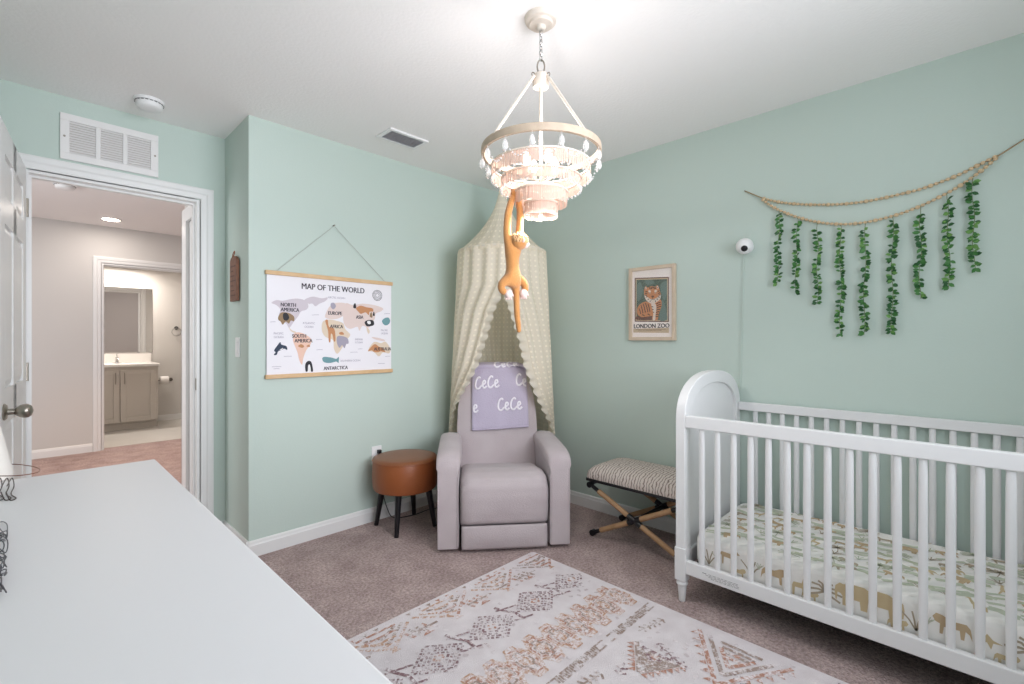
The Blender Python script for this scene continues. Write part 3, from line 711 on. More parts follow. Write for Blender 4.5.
# legs: square block and turned foot
lg = None
for x in (CX0+.02, CX1-.02):
    for y in (CYN-.022, CYF+.022):
        if lg is None:
            m = MB().box((-.024,-.026,.10),(.024,.026,.25)).lathe([(.013,0),(.0145,.003),(.0155,.02),(.019,.065),(.0195,.074),(.025,.080),(.026,.087),(.022,.092),(.022,.10)],20)
            lg = m.build('leg', CW, cr, smooth=35, bevel=.003, local=True); o = lg
        else:
            o = lg.copy(); C.objects.link(o); o.parent = cr
        o.location = (x-2.43, y-.27, 0)
# mattress with a fitted animal-print sheet
ma = thing('crib_mattress', 'crib mattress in a fitted sheet printed with tan animals and green leaves', 'mattress', (2.43, .27, .165))
mxa, mxb, mya, myb, mza, mzb = 2.123, 2.755, -.37, .918, .166, .318
def rrect(x0,x1,y0,y1,r,n=6):
    pts = []
    for cx,cy,a0 in ((x1-r,y1-r,0),(x0+r,y1-r,PI/2),(x0+r,y0+r,PI),(x1-r,y0+r,1.5*PI)):
        for i in range(n+1): pts.append((cx+r*math.cos(a0+PI/2*i/n), cy+r*math.sin(a0+PI/2*i/n)))
    return pts
SHEET = mat('sheet_cotton', '#f1eeea', .85, bump=.25, bscale=30)
m = MB(); rings = []
for ins, z, rr in ((.02,mza,.05),(.004,mza+.012,.05),(0,mza+.035,.05),(0,mzb-.03,.05),(.005,mzb-.012,.05),(.016,mzb-.003,.05),(.032,mzb,.05)):
    rings.append([(x,y,z) for x,y in rrect(mxa+ins,mxb-ins,mya+ins,myb-ins,rr)])
vs = [p for r_ in rings for p in r_]; n = len(rings[0]); fs = [(j*n+i,j*n+(i+1)%n,(j+1)*n+(i+1)%n,(j+1)*n+i) for j in range(len(rings)-1) for i in range(n)]
fs += [tuple(range(n-1,-1,-1)), tuple(range((len(rings)-1)*n,len(rings)*n))]
m.add(vs, fs).build('mattress_core', SHEET, ma, smooth=40)
PR = [mat('print_sage','#c6cbb8',.85), mat('print_tan_animal','#c3ab8a',.85), mat('print_taupe','#b0a28e',.85), mat('print_straw','#cdb994',.85), mat('print_leaf','#bcc0a8',.85)]
SH = {
 'elephant': [[(-1,.1),(-.95,.75),(-.6,.95),(.2,.95),(.55,.8),(.75,.85),(1,.6),(1.05,.2),(1,-.3),(.92,-.35),(.88,.2),(.7,.15),(.6,0),(.6,-.6),(.3,-.6),(.25,-.05),(-.35,-.05),(-.4,-.6),(-.75,-.6),(-.8,.1),(-.95,-.2)]],
 'lion': [[(-1,.3),(-.8,.55),(0,.5),(.45,.75),(.8,.8),(1,.5),(.85,.2),(.6,.1),(.62,-.6),(.45,-.6),(.38,-.05),(-.45,.0),(-.5,-.6),(-.68,-.6),(-.75,.05),(-.95,-.1),(-1.1,-.5),(-1.05,0)]],
 'giraffe': [[(-.45,.1),(-.35,.35),(.2,.4),(.38,1.2),(.35,1.4),(.55,1.45),(.75,1.25),(.55,1.2),(.45,.3),(.38,.1),(.4,-.7),(.3,-.7),(.22,.0),(-.25,.0),(-.3,-.7),(-.42,-.7)]],
 'bird': [[(-.7,0),(-.2,.15),(.1,.5),(.25,.2),(.7,.1),(.3,-.1),(.1,-.1),(-.1,-.5),(-.2,-.05)]],
 'zebra': [[(-.9,.2),(-.7,.45),(.3,.4),(.55,.8),(.7,.75),(.95,.5),(.7,.45),(.55,.1),(.5,-.7),(.4,-.7),(.35,-.05),(-.5,0),(-.55,-.7),(-.66,-.7),(-.7,.1)]]}
pmx = MB()
ZC = [0]
def Mtop(x, y, ang):
    ZC[0] += 1
    return frame_M((x,y,mzb+.0004+.000012*ZC[0]),(math.cos(ang),math.sin(ang),0),(-math.sin(ang),math.cos(ang),0))
def Mside(y, z):
    ZC[0] += 1
    return frame_M((mxa-.0004-.000012*(ZC[0]%60),y,z),(0,-1,0),(0,0,1))
def palm(M, s, mi):
    pmx.stroke([(0,-s),(.05*s,-.3*s),(0,.1*s)], .07*s, M, 0, mi)
    for a in (-.5,.1,.6,1.1,1.57,2.0,2.5,3.1,3.6):
        p = [(0,.1*s),(.4*s*math.cos(a),.1*s+.5*s*math.sin(a)),(.95*s*math.cos(a),.1*s+.75*s*math.sin(a)-.12*s)]
        pmx.stroke(p, .13*s, M, 0, mi)
def tuft(M, s, mi):
    for a in (1.0,1.35,1.7,2.1): pmx.stroke([(0,0),(.5*s*math.cos(a),.5*s*math.sin(a)),(.95*s*math.cos(a)*1.2,.9*s*math.sin(a))], .05*s+.0015, M, 0, mi)
def beast(M, kind, s, mi, flip=1):
    for poly in SH[kind]:
        P = [(flip*x*s,y*s) for x,y in poly]
        # fill as a triangulated flat face
        pmx.flat(P if flip > 0 else P[::-1], M, 0, mi)
rnd = random.Random(3)
def inside(x, y): return mxa+.03 < x < mxb-.03 and mya+.03 < y < myb-.03
cells = []
for i in range(9):
    for j in range(17):
        cells.append((mxa+.05+(i+.5)*.0615+rnd.uniform(-.012,.012), mya+.05+(j+.5)*.0705+rnd.uniform(-.015,.015)))
for x, y in cells:
    k_ = rnd.random(); ang = -PI/2+rnd.uniform(-.4,.4)
    if not (mxa+.05 < x < mxb-.05): continue
    if k_ < .24: beast(Mtop(x,y,ang), rnd.choice(['elephant','lion','zebra','lion']), rnd.uniform(.032,.046), rnd.choice([1,1,2,3]), rnd.choice([1,-1]))
    elif k_ < .30: beast(Mtop(x,y,ang),'giraffe',.042,3,rnd.choice([1,-1]))
    elif k_ < .46: palm(Mtop(x,y,ang),.045,rnd.choice([4,2]))
    elif k_ < .60: tuft(Mtop(x,y,ang),.045,rnd.choice([4,2,0]))
    else:
        L = rnd.uniform(.035,.065)
        for q_ in range(2):
            o2 = rnd.uniform(-.02,.02); pmx.stroke([(-L,o2),(-L*.3,o2+.006),(L*.3,o2-.003),(L,o2+.004)], rnd.uniform(.012,.022), Mtop(x,y,ang), 0, rnd.choice([0,0,4]))
y = myb-.07
seq = ['tuft','zebra','tuft','lion','giraffe','palm','elephant','elephant','tuft','lion','bird','palm','lion','tuft','lion','giraffe','zebra','palm']
i = 0
rnd = random.Random(8)
while y > mya+.08:
    k_ = seq[i % len(seq)]; z = .245+rnd.uniform(-.008,.012)
    if k_ == 'palm': palm(Mside(y,z),.058,2)
    elif k_ == 'tuft': tuft(Mside(y,z-.04),.07,2); tuft(Mside(y-.03,z-.005),.03,0)
    elif k_ == 'giraffe': beast(Mside(y,z-.02),k_,.052,3)
    else: beast(Mside(y,z),k_,.055 if k_ == 'elephant' else .046,rnd.choice([1,3,1]),rnd.choice([1,-1]))
    if i % 3 == 1: beast(Mside(y-.04,.205),'lion',.028,3)
    y -= .088; i += 1
pp = pmx.build('animal_print', PR, ma, smooth=0, fix=False)
bm = bmesh.new(); bm.from_mesh(pp.data); bmesh.ops.triangulate(bm, faces=[f for f in bm.faces if len(f.verts) > 4], ngon_method='EAR_CLIP'); bm.to_mesh(pp.data); bm.free()

# ------------------------------------------------------------------ bench with crossed legs
bn = thing('bench', 'upholstered bench with crossed wooden legs behind the crib end', 'bench', (2.59, 1.40, 0))
bx0, bx1, by0, by1, bz = 2.405, 2.775, 1.075, 1.715, .335
MB().box((bx0,by0,bz),(bx1,by1,bz+.018)).build('seat_frame', BLACK, bn, smooth=0, bevel=.002)
FAB = bpy.data.materials.new('striped_boucle'); FAB.use_nodes = True; nt = FAB.node_tree; b_ = nt.nodes['Principled BSDF']; b_.inputs['Roughness'].default_value = .9
tc = nt.nodes.new('ShaderNodeTexCoord'); wv = nt.nodes.new('ShaderNodeTexWave'); wv.wave_type = 'BANDS'; wv.bands_direction = 'Y'; wv.inputs['Scale'].default_value = 17; wv.inputs['Distortion'].default_value = 5; wv.inputs['Detail'].default_value = 2; wv.inputs['Detail Scale'].default_value = 1.6
rp = nt.nodes.new('ShaderNodeValToRGB'); rp.color_ramp.elements[0].position = .05; rp.color_ramp.elements[0].color = srgb('#85766f'); rp.color_ramp.elements[1].position = .34; rp.color_ramp.elements[1].color = srgb('#d6cbc4')
nt.links.new(tc.outputs['Object'],wv.inputs['Vector']); nt.links.new(wv.outputs['Color'],rp.inputs['Fac']); nt.links.new(rp.outputs['Color'],b_.inputs['Base Color'])
m = MB(); rings = []
for ins, z, rr in ((0,bz+.018,.02),(-.004,bz+.035,.03),(0,bz+.06,.04),(.018,bz+.082,.05),(.05,bz+.098,.06),(.10,bz+.106,.07),(.15,bz+.109,.03)):
    rings.append([(x,y,z) for x,y in rrect(bx0+ins,bx1-ins,by0+ins,by1-ins,max(.005,rr))])
vs = [p for r_ in rings for p in r_]; n = len(rings[0]); fs = [(j*n+i,j*n+(i+1)%n,(j+1)*n+(i+1)%n,(j+1)*n+i) for j in range(len(rings)-1) for i in range(n)]
fs += [tuple(range(n-1,-1,-1)), tuple(range((len(rings)-1)*n,len(rings)*n))]
m.add(vs, fs).build('cushion', FAB, bn, smooth=60)
LEGW = mat('bench_leg_wood', '#a98460', .55, var=.3, vscale=30, col2='#bd9873')
for xf in (bx0+.012, bx1-.022):
    xo = xf
    for (ya,za),(yb,zb),dx in (((by1-.025,bz-.022),(by0+.01,.024),0),((by1-.045,.024),(by0+.03,bz-.022),.0)):
        A = Vector((xo+dx,ya,za)); B = Vector((xo+dx,yb,zb)); P = lambda f: A.lerp(B,f)
        l = MB().cyl(P(.10),P(.44),.0155,n=16).cyl(P(.56),P(.9),.0155,n=16).build('leg', LEGW, bn)
        MB().cyl(P(0),P(.10),.012,n=12).cyl(A+Vector((-.014,0,0)),A+Vector((.014,0,0)),.0185,n=16).build('metal_fitting', BLACK, l)
        MB().cyl(P(.43),P(.57),.0165,n=14).build('metal_fitting', BLACK, l)
        MB().cyl(P(.90),P(1),.012,n=12).cyl(B+Vector((-.014,0,0)),B+Vector((.014,0,0)),.0185,n=16).build('metal_fitting', BLACK, l)
yc, zc = (by1-.025+by0+.01)/2-.005, (bz+.002)/2
MB().cyl((bx0+.005,yc,zc),(bx1-.01,yc,zc),.014,n=14).build('cross_bar', BLACK, bn)
MB().cyl((bx0+.012,by0+.03,bz-.02),(bx1-.022,by0+.03,bz-.02),.009).cyl((bx0+.012,by1-.025,bz-.02),(bx1-.022,by1-.025,bz-.02),.009).build('end_bar', BLACK, bn)

# ------------------------------------------------------------------ round stool
sx, sy = 1.705, 2.632
st = thing('round_stool', 'round brown leather stool with black legs beside the recliner', 'stool', (sx, sy, 0))
LEATH = mat('tan_leather', '#8a4a24', .42, bump=.12, bscale=120, var=.3, vscale=5, col2='#96542c')
R_ = .203
MB().lathe([(.18,.25),(R_-.006,.256),(R_,.27),(R_+.004,.35),(R_,.43),(R_-.004,.438)],48,Matrix.Translation((sx,sy,0))).build('seat_drum', LEATH, st, smooth=40)
MB().lathe([(R_-.002,.434),(R_+.002,.44),(R_-.004,.449),(R_*.85,.456),(R_*.5,.459),(.001,.460)],48,Matrix.Translation((sx,sy,0))).build('seat_top', mat('tan_leather_top','#86502e',.36,bump=.1,bscale=120), st, smooth=60)
m = MB(); m.tube([(sx+(R_+.001)*math.cos(2*PI*i/48),sy+(R_+.001)*math.sin(2*PI*i/48),.437) for i in range(48)],.0035,6,closed=True); m.build('piping', LEATH, st)
for px_, py_ in ((1.579,2.775),(1.565,2.512),(1.862,2.765),(1.835,2.492)):
    d = Vector((px_-sx,py_-sy)); tp = Vector((sx,sy))+d*.78
    MB().cyl((px_,py_,0),(tp.x,tp.y,.252),.0135,.0215,16).build('leg', BLACKW, st)

# ------------------------------------------------------------------ recliner (local: x right, y to the back, z up)
RC, RA = (1.904, 1.922, 0), math.atan2(-.638, .77)
rc = thing('recliner', 'pale grey upholstered recliner in the corner under the canopy', 'armchair', RC, RA)
RM = MW[rc]
GREY = mat('recliner_chenille', '#b5a9ac', .9, bump=.3, bscale=170, var=.3, vscale=6, col2='#c3b9bb', sheen=.2, spec=.2)
def rbox(x0,x1,y0,y1,z0,z1): return MB().box((x0,y0,z0),(x1,y1,z1),M=RM)
rbox(-.245,.245,.03,.78,.03,.30).build('base', GREY, rc, smooth=0, bevel=.02)
# arms: lofted sections along the depth
for s in (-1, 1):
    m = MB(); secs = []
    for y, top, wd in ((-.012,.512,.118),(.0,.534,.124),(.03,.552,.130),(.10,.564,.134),(.30,.570,.134),(.54,.570,.134),(.60,.560,.130),(.63,.53,.122)):
        xi, xo = .383-wd, .383
        pr = [(xo-.004,.02),(xo-.004,top-.055),(xo+.004,top-.04),(xo,top-.015),(xo-.02,top-.002),(xo-wd/2,top+.004),(xi+.02,top-.002),(xi,top-.015),(xi-.006,top-.05),(xi+.004,top-.075),(xi+.004,.02)]
        secs.append([(s*x,y,z) for x,z in pr])
    n = len(secs[0]); vs = [p for q in secs for p in q]
    fs = [(j*n+i,j*n+(i+1)%n,(j+1)*n+(i+1)%n,(j+1)*n+i) for j in range(len(secs)-1) for i in range(n)]+[tuple(range(n)), tuple(range(len(secs)*n-1,(len(secs)-1)*n-1,-1))]
    o = m.add(vs, fs, 0, RM).build('arm', GREY, rc, smooth=45, bevel=.006)
    # welt seams on the front edge
    w = MB().tube([RM @ Vector((s*x,-.013,z)) for x,z in secs_xz] if False else [RM @ Vector((s*.375,-.014,z)) for z in (.03,.25,.455)],.0035,6)
    w.tube([RM @ Vector((s*(.383-.118),-.014,z)) for z in (.03,.25,.43)],.0035,6)
    w.build('welt', GREY, o)
# seat and leg-rest pad: one pad rolling over the front edge
def padp(u, v):
    x = (u-.5)*2; prof = [(.62,.345),(.45,.375),(.25,.410),(.12,.432),(.04,.430),(-.012,.408),(-.034,.37),(-.038,.31),(-.030,.23),(-.016,.172),(.01,.150)]
    f = v*(len(prof)-1); i = min(int(f), len(prof)-2); t = f-i
    y = prof[i][0]*(1-t)+prof[i+1][0]*t; z = prof[i][1]*(1-t)+prof[i+1][1]*t
    e = max(0, abs(x)-.80)/.2; puff = 1-e**2*.9
    return RM @ Vector((x*.247, y+(1-puff)*.03*(1 if v > .45 else 0), z-(1-puff)*.035*(1 if v < .6 else .2)))
MB().grid(30, 40, padp).build('seat_pad', GREY, rc, smooth=180, solid=.012)
pan = MB().grid(24, 10, lambda u,v: RM @ Vector(((u-.5)*.485, -.012-.012*math.sin(PI*v)*(1-abs(2*u-1)**6), .02+.128*v))); pan.build('foot_panel', GREY, rc, smooth=180, solid=.02)
# back cushion
def back_hw(z):
    pts = [(.40,.272),(.62,.274),(.72,.270),(.82,.255),(.90,.228),(.96,.187),(1.0,.135),(1.018,.06)]
    for (a,b),(c,d) in zip(pts,pts[1:]):
        if z <= c: return b+(d-b)*max(0,(z-a))/(c-a)
    return pts[-1][1]
def back_y(z): return .50+.16*(z-.42)/.6
def bk(front):
    def f(u, v):
        z = .32+.698*v; hw = back_hw(z); x = (u-.5)*2
        bulge = (1-abs(x)**4)*(.035 if z < .95 else .035*(1.018-z)/.068)
        y = back_y(z)-(bulge if front else -.115*(1-abs(x)**6*.4))
        return RM @ Vector((x*hw, y+(0 if front else 0), z))
    return f
nu, nv = 26, 34
mf = MB().grid(nu, nv, bk(True)).grid(nu, nv, bk(False))
# close the rim between front and back sheets
w_ = nu+1; off = w_*(nv+1); rim = [(i,) for i in range(w_)]
edge = [j*w_ for j in range(nv+1)]; mf.add([], [])
for j in range(nv):
    mf.f += [(j*w_,(j+1)*w_,off+(j+1)*w_,off+j*w_), (j*w_+nu,off+j*w_+nu,off+(j+1)*w_+nu,(j+1)*w_+nu)]; mf.m += [0,0]
for i in range(nu):
    mf.f += [(i,off+i,off+i+1,i+1), (nv*w_+i,nv*w_+i+1,off+nv*w_+i+1,off+nv*w_+i)]; mf.m += [0,0]
mf.build('backrest', GREY, rc, smooth=50)

# blanket over the backrest, with cursive words
bl = thing('blanket', 'folded lilac blanket with white cursive words draped over the recliner back', 'blanket', RM @ Vector((0,.6,.66)), RA)
BLK = mat('lilac_blanket', '#b6acc0', .9, bump=.3, bscale=120, var=.3, vscale=10, col2='#beb5c8')
BLW = .192
def blank(u, v, off=.0):
    """u -1..1 across, v = metres down from the top fold (negative behind)"""
    x = u*BLW+.006*v*0
    ztop = 1.037; 
    if v >= 0.05:
        z = ztop-.02-(v-.05); 
        hwz = back_hw(min(z,.99)); xx = max(-1,min(1,x/max(hwz,.14)))
        y = back_y(z)-.048*(1-min(1,abs(xx))**4*.5)-.006
        if abs(x) > hwz-.01 and z > .8: z -= .0
        y -= .004*math.sin(u*5+z*14)
        drop = max(0, abs(u)-.55)**2*.11*max(0,1-(v-.05)/.3)
        y += drop*.6; z -= drop
    elif v > -.12:
        t = (v+.12)/.17; a = PI*t          # over the top fold
        y = .69-.0+.072*math.cos(a)-.004; z = ztop-.02+.02*math.sin(a)
        y = back_y(.99)+.05+.10*math.cos(a)-.004
        drop = max(0, abs(u)-.55)**2*.11; z -= drop
    else:
        y = back_y(.99)+.15; z = ztop-.02-(-.12-v); z -= max(0, abs(u)-.55)**2*.11
    tilt = .010*u*(1 if v > .05 else 0)
    n = Vector((0,-1 if v >= .0 else (0 if v > -.08 else 1), .25 if v > .02 else 1)).normalized()
    return RM @ (Vector((x+.017, y, z+tilt))+n*off)
bv0, bv1 = -.30, .462
MB().grid(28, 60, lambda u,v: blank(u*2-1, bv0+(bv1-bv0)*v)).build('cloth', BLK, bl, smooth=180, solid=.010)
# cursive word drawn as a pen path (unit height about 1)
PEN_C = [(.55,.95),(.42,1.08),(.22,.95),(.10,.62),(.08,.30),(.20,.06),(.42,.06),(.60,.24)]
PEN_E = [(.60,.24),(.82,.34),(1.00,.50),(.96,.68),(.82,.66),(.74,.42),(.78,.14),(.94,.04),(1.14,.20)]
PEN_c = [(1.14,.20),(1.20,.50),(1.30,.78),(1.48,1.02),(1.62,.98),(1.60,.84)]
PEN_C2 = [(1.72,.92),(1.60,1.08),(1.40,.92),(1.28,.60),(1.27,.28),(1.38,.06),(1.58,.06),(1.76,.24)]
PEN_E2 = [(1.76,.24),(1.98,.34),(2.16,.50),(2.12,.68),(1.98,.66),(1.90,.42),(1.94,.14),(2.10,.04),(2.32,.22)]
def word(u0, v0, s, strokes, clip=True):
    wd = MB()
    for pen in strokes:
        p = smoothpath([(a,b,0) for a,b in pen], 6)
        run = []
        for q in p+[None]:
            ok = q is not None and abs(u0+q.x*s/BLW) < .965
            if ok: run.append((u0+q.x*s/BLW, v0-q.y*s))
            if not ok:
                if len(run) > 1:
                    L = []
                    for i,(a,b) in enumerate(run):
                        a2,b2 = run[min(i+1,len(run)-1)]; a1,b1 = run[max(i-1,0)]
                        tx, tv = (a2-a1)*BLW, b2-b1; l = math.hypot(tx,tv) or 1; nx, nv_ = -tv/l*.0062, tx/l*.0062
                        L.append((a+nx/BLW,b+nv_,a-nx/BLW,b-nv_))
                    k = len(L); vs = [blank(a,b,.0075) for a,b,_,_ in L]+[blank(c,d,.0075) for _,_,c,d in L]
                    wd.add(vs, [(i,k+i,k+i+1,i+1) for i in range(k-1)])
                run = []
    wd.build('lettering', mat('white_thread','#efeaf2',.8), bl, smooth=180, solid=.003, fix=False)
ALL = [PEN_C, PEN_E, PEN_C2, PEN_E2]
word(-.90, .195, .073, ALL); word(.58, .19, .073, ALL)
word(-1.66, .352, .073, ALL); word(-.10, .35, .073, ALL)
word(-.20, .060, .073, ALL)
hm = MB().tube([blank(-1+2*i/24, bv1, .0) for i in range(25)],.0075,8); hm.build('hem', BLK, bl, smooth=180)

# ------------------------------------------------------------------ bed canopy round the recliner's back
CL = RM @ Vector((.048,.74,0)); RR = .312; RZc = 1.832
cp = thing('bed_canopy', 'cream dotted tulle canopy hanging from the ceiling into the corner', 'canopy', (CL.x, CL.y, .6))
CRM = '#f7eedc'
SHEER = sheer('dotted_tulle', CRM, .50, (1,1,.30,.95), .45)
def sheer_uv(nu, nv, a=.5): return sheer('dotted_tulle_%d_%d' % (nu,nv), CRM, a, (nu,nv,.20,1.0), .25)
front = Vector((-CL.x,-CL.y,0)).normalized(); side = Vector((front.y,-front.x,0))   # side = towards image left?
if side.dot(Vector((RV[0],RV[1],0))) < 0: side = -side                               # make it image right
def ringp(th, r, z): # th 0 = towards the camera, positive to the right
    return Vector((CL.x,CL.y,0))+front*(r*math.cos(th))+side*(r*math.sin(th))+Vector((0,0,z))
MB().tube([ringp(2*PI*i/48,RR,RZc) for i in range(48)],.006,8,closed=True).build('hoop', mat('cream_tape','#e4ddd0',.8), cp)
# cone
def cone(u, v):
    th = 2*PI*u; f = v
    r = .014+(RR-.014)*(1-f)**2.3; z = RZc+(H-.035-RZc)*f
    return ringp(th, r*(1+.02*math.sin(th*18)*(1-f)), z)
MB().grid(96, 24, cone, uv=True).build('cone_cloth', sheer_uv(40,12,.80), cp, smooth=180, fix=False)
MB().tube([(CL.x,CL.y,H-.045),(CL.x,CL.y,H-.012)],.003,6).ball((CL.x,CL.y,H-.006),.008).build('ceiling_hook', NICKEL, cp)
# curtains
EDGE = [(1.832,-.06,-.02),(1.58,-.02,.04),(1.40,.25,.25),(1.20,.42,.44),(1.02,.60,.56),(.90,.80,.70),(.80,1.02,.84),(.70,1.26,1.02),(.60,1.40,1.28),(.48,1.46,1.38)]
def edge_at(z, k):
    for a, b in zip(EDGE, EDGE[1:]):
        if z >= b[0]:
            t = (a[0]-z)/(a[0]-b[0]); t = max(0,min(1,t)); return a[k]+(b[k]-a[k])*t
    return EDGE[-1][k]
HEM = .52
def curtain_pt(u, z, extra=0):
    el, er = edge_at(z,1), edge_at(z,2)
    th = -el-(2*PI-el-er)*u          # from the left edge round the back to the right edge
    drop = (RZc-z)/(RZc-HEM)
    gather = 1-min(1, min(u,1-u)/.30)
    pl_ = math.sin(u*2*PI*21+.6*math.sin(u*31))*(.010+.010*drop)
    sidef = abs(math.sin(th))
    r = RR+pl_+drop*.055*sidef-.02*drop*(1-sidef)+extra
    if math.cos(th) < -.2: r = min(r, .315)
    return ringp(th, r, z)
MB().grid(260, 46, lambda u,v: curtain_pt(u, RZc-(RZc-HEM)*v), uv=True).build('curtain', sheer_uv(60,36,.84), cp, smooth=180, fix=False)
MB().grid(160, 2, lambda u,v: ringp(2*PI*u, RR+.004+.004*math.sin(u*2*PI*50), RZc+.008-.03*v)).build('top_band', sheer('tulle_band', CRM, .9), cp, smooth=180, fix=False)
for sgn, u0 in ((-1,0),(1,1)):
    def ruf(u, v, s=sgn, u0=u0):
        z = 1.60-(1.60-HEM)*v; p = curtain_pt(u0, z, .012)
        th = (-edge_at(z,1) if s < 0 else edge_at(z,2))
        tang = front*(-math.sin(th))+side*math.cos(th)
        wv_ = math.sin(v*2*PI*17)
        return p+tang*(-s)*(-.030+.062*u+.008*u*math.sin(v*2*PI*17+1))+(front*math.cos(th)+side*math.sin(th))*(.012*wv_*u)
    MB().grid(6, 210, ruf).build('ruffle_trim', sheer('tulle_ruffle', '#f1eadb', .92), cp, smooth=180, fix=False)

# ------------------------------------------------------------------ rug
rx0, rx1, ry0, ry1 = .50, 1.988, -.40, 1.78
rg = thing('area_rug', 'cream and rust patterned rug on the carpet in front of the recliner', 'rug', ((rx0+rx1)/2,(ry0+ry1)/2,0))
MB().prism(rrect(rx0,rx1,ry0,ry1,.02), .001, .010).build('pile', mat('rug_cream','#ebe4e7',.95,bump=.5,bscale=300,var=.2,vscale=14,col2='#dfd6d9',spec=.1,detail=8), rg, smooth=0)
def faded(name, col, base, lo, sc=55):
    m = mat(name, col, .95, spec=.1); nt = m.node_tree; b = nt.nodes['Principled BSDF']
    tc = nt.nodes.new('ShaderNodeTexCoord'); n = nt.nodes.new('ShaderNodeTexNoise'); n.inputs['Scale'].default_value = sc; n.inputs['Detail'].default_value = 6; n.inputs['Roughness'].default_value = .7
    r = nt.nodes.new('ShaderNodeValToRGB'); r.color_ramp.elements[0].position = lo-.07; r.color_ramp.elements[1].position = lo+.07
    r.color_ramp.elements[0].color = srgb(base); r.color_ramp.elements[1].color = srgb(col)
    nt.links.new(tc.outputs['Object'], n.inputs['Vector']); nt.links.new(n.outputs['Fac'], r.inputs['Fac']); nt.links.new(r.outputs['Color'], b.inputs['Base Color'])
    return m
RI = [faded('rug_rust','#b58877','#e7dfe2',.47), faded('rug_plum','#8a6e72','#e7dfe2',.48), faded('rug_taupe','#a39088','#e7dfe2',.46), faded('rug_orange','#c09a82','#e7dfe2',.48), faded('rug_grey','#b3a8aa','#e7dfe2',.47), faded('rug_wash','#cbbfc2','#e7dfe2',.5,18), faded('rug_rust_wash','#cbb0a4','#e7dfe2',.5,85)]
rm = MB(); Rz = .0106; rr_ = random.Random(11)
def cl(p): return (min(max(p[0],rx0+.008),rx1-.008), min(max(p[1],ry0+.008),ry1-.008))
RK = [0]
def rs(pts, w, mi):
    pts = [cl(p) for p in pts]
    if all(abs(p[0]-pts[0][0])+abs(p[1]-pts[0][1]) < 1e-4 for p in pts) or all(p[0] > rx1-.009 for p in pts) or all(p[0] < rx0+.009 for p in pts): return
    RK[0] += 1
    rm.stroke(pts, w*1.55, None, Rz+.0003+(RK[0]%60)*.000012, mi)
def tri(x, y, s, up, mi):
    if x-s < rx0+.005 or x+s > rx1-.005: return
    RK[0] += 1
    rm.flat([(x-s,y),(x+s,y),(x,y+up)] if up > 0 else [(x+s,y),(x-s,y),(x,y+up)], None, Rz+.0003+(RK[0]%60)*.000012, mi)
def dashes(a, b, w, mi, d=.016, g=.008):
    a, b = Vector(a), Vector(b); L = (b-a).length; s = rr_.uniform(0,d)
    while s < L:
        e = min(L, s+d*rr_.uniform(.6,1.2)); rs([a.lerp(b,s/L), a.lerp(b,e/L)], w, mi); s = e+g
def band_tri(yt, yb):                      # triangles with hatching, zigzag
    w = .31; x = rx0+.02; h = yt-yb; i = 0
    for x_ in [rx0+.03+k*.052 for k in range(29)]:
        if rr_.random() < .8: tri(x_, yt-.012, .013, -.022, rr_.choice([0,3,2]))
    while x < rx1-.1:
        for kk in range(3):
            o = kk*.035
            if x+w/2-o > x+.02:
                dashes((x+o,yt-.045),(x+w/2,yb+.02+o*1.25),.009,rr_.choice([2,3]),.03,.006); dashes((x+w-o,yt-.045),(x+w/2,yb+.02+o*1.25),.009,rr_.choice([2,3,0]),.03,.006)
        for q in range(4):
            y_ = yb+.055+q*.035; hw = (y_-yb)*.55; rs([(x+w/2-hw,y_),(x+w/2+hw,y_)],.008,rr_.choice([2,3,0]))
        tri(x+w/2, yb+.003, .02, .03, 3)
        for q in range(4): # inverted hatch between
            a = x+w-.05+q*.03; dashes((a,yb+.01),(a-.03,yb+.085),.010,rr_.choice([0,2]),.024,.006)
        tri(x+w+.0, yb+.006, .03, .026, 0); rs([(x+w-.07,yb+.05),(x+w+.07,yb+.05)],.008,2)
        x += w
def band_dia(yt, yb):
    yc = (yt+yb)/2; h = (yt-yb)/2; w = .272; x = 1.345-3*w
    while x < rx1-.06:
        for k_, f in enumerate((1.0,.82,.62,.42,.2)):
            a = w*.44*f; b = h*f*.96
            if x-a < rx0+.02: continue
            for p, q in (((x-a,yc),(x,yc+b)),((x,yc+b),(x+a,yc)),((x+a,yc),(x,yc-b)),((x,yc-b),(x-a,yc))):
                if max(p[0],q[0]) < rx1-.02: dashes(p, q, .0068, 1 if k_ != 4 else 0, .018, .007)
        rs([(x+w/2-.035,yc+h*.95),(x+w/2-.02,yc+h*.5),(x+w/2+.005,yc+.0),(x+w/2,yc-h*.6)],.010,1) if x+w/2 < rx1-.05 and x+w/2 > rx0+.06 else None
        for dy in (.5,-.55):
            if rx0+.08 < x+w/2 < rx1-.08: rs([(x+w/2-.05,yc+h*dy+.02),(x+w/2+.05,yc+h*dy-.01)],.007,1)
        x += w
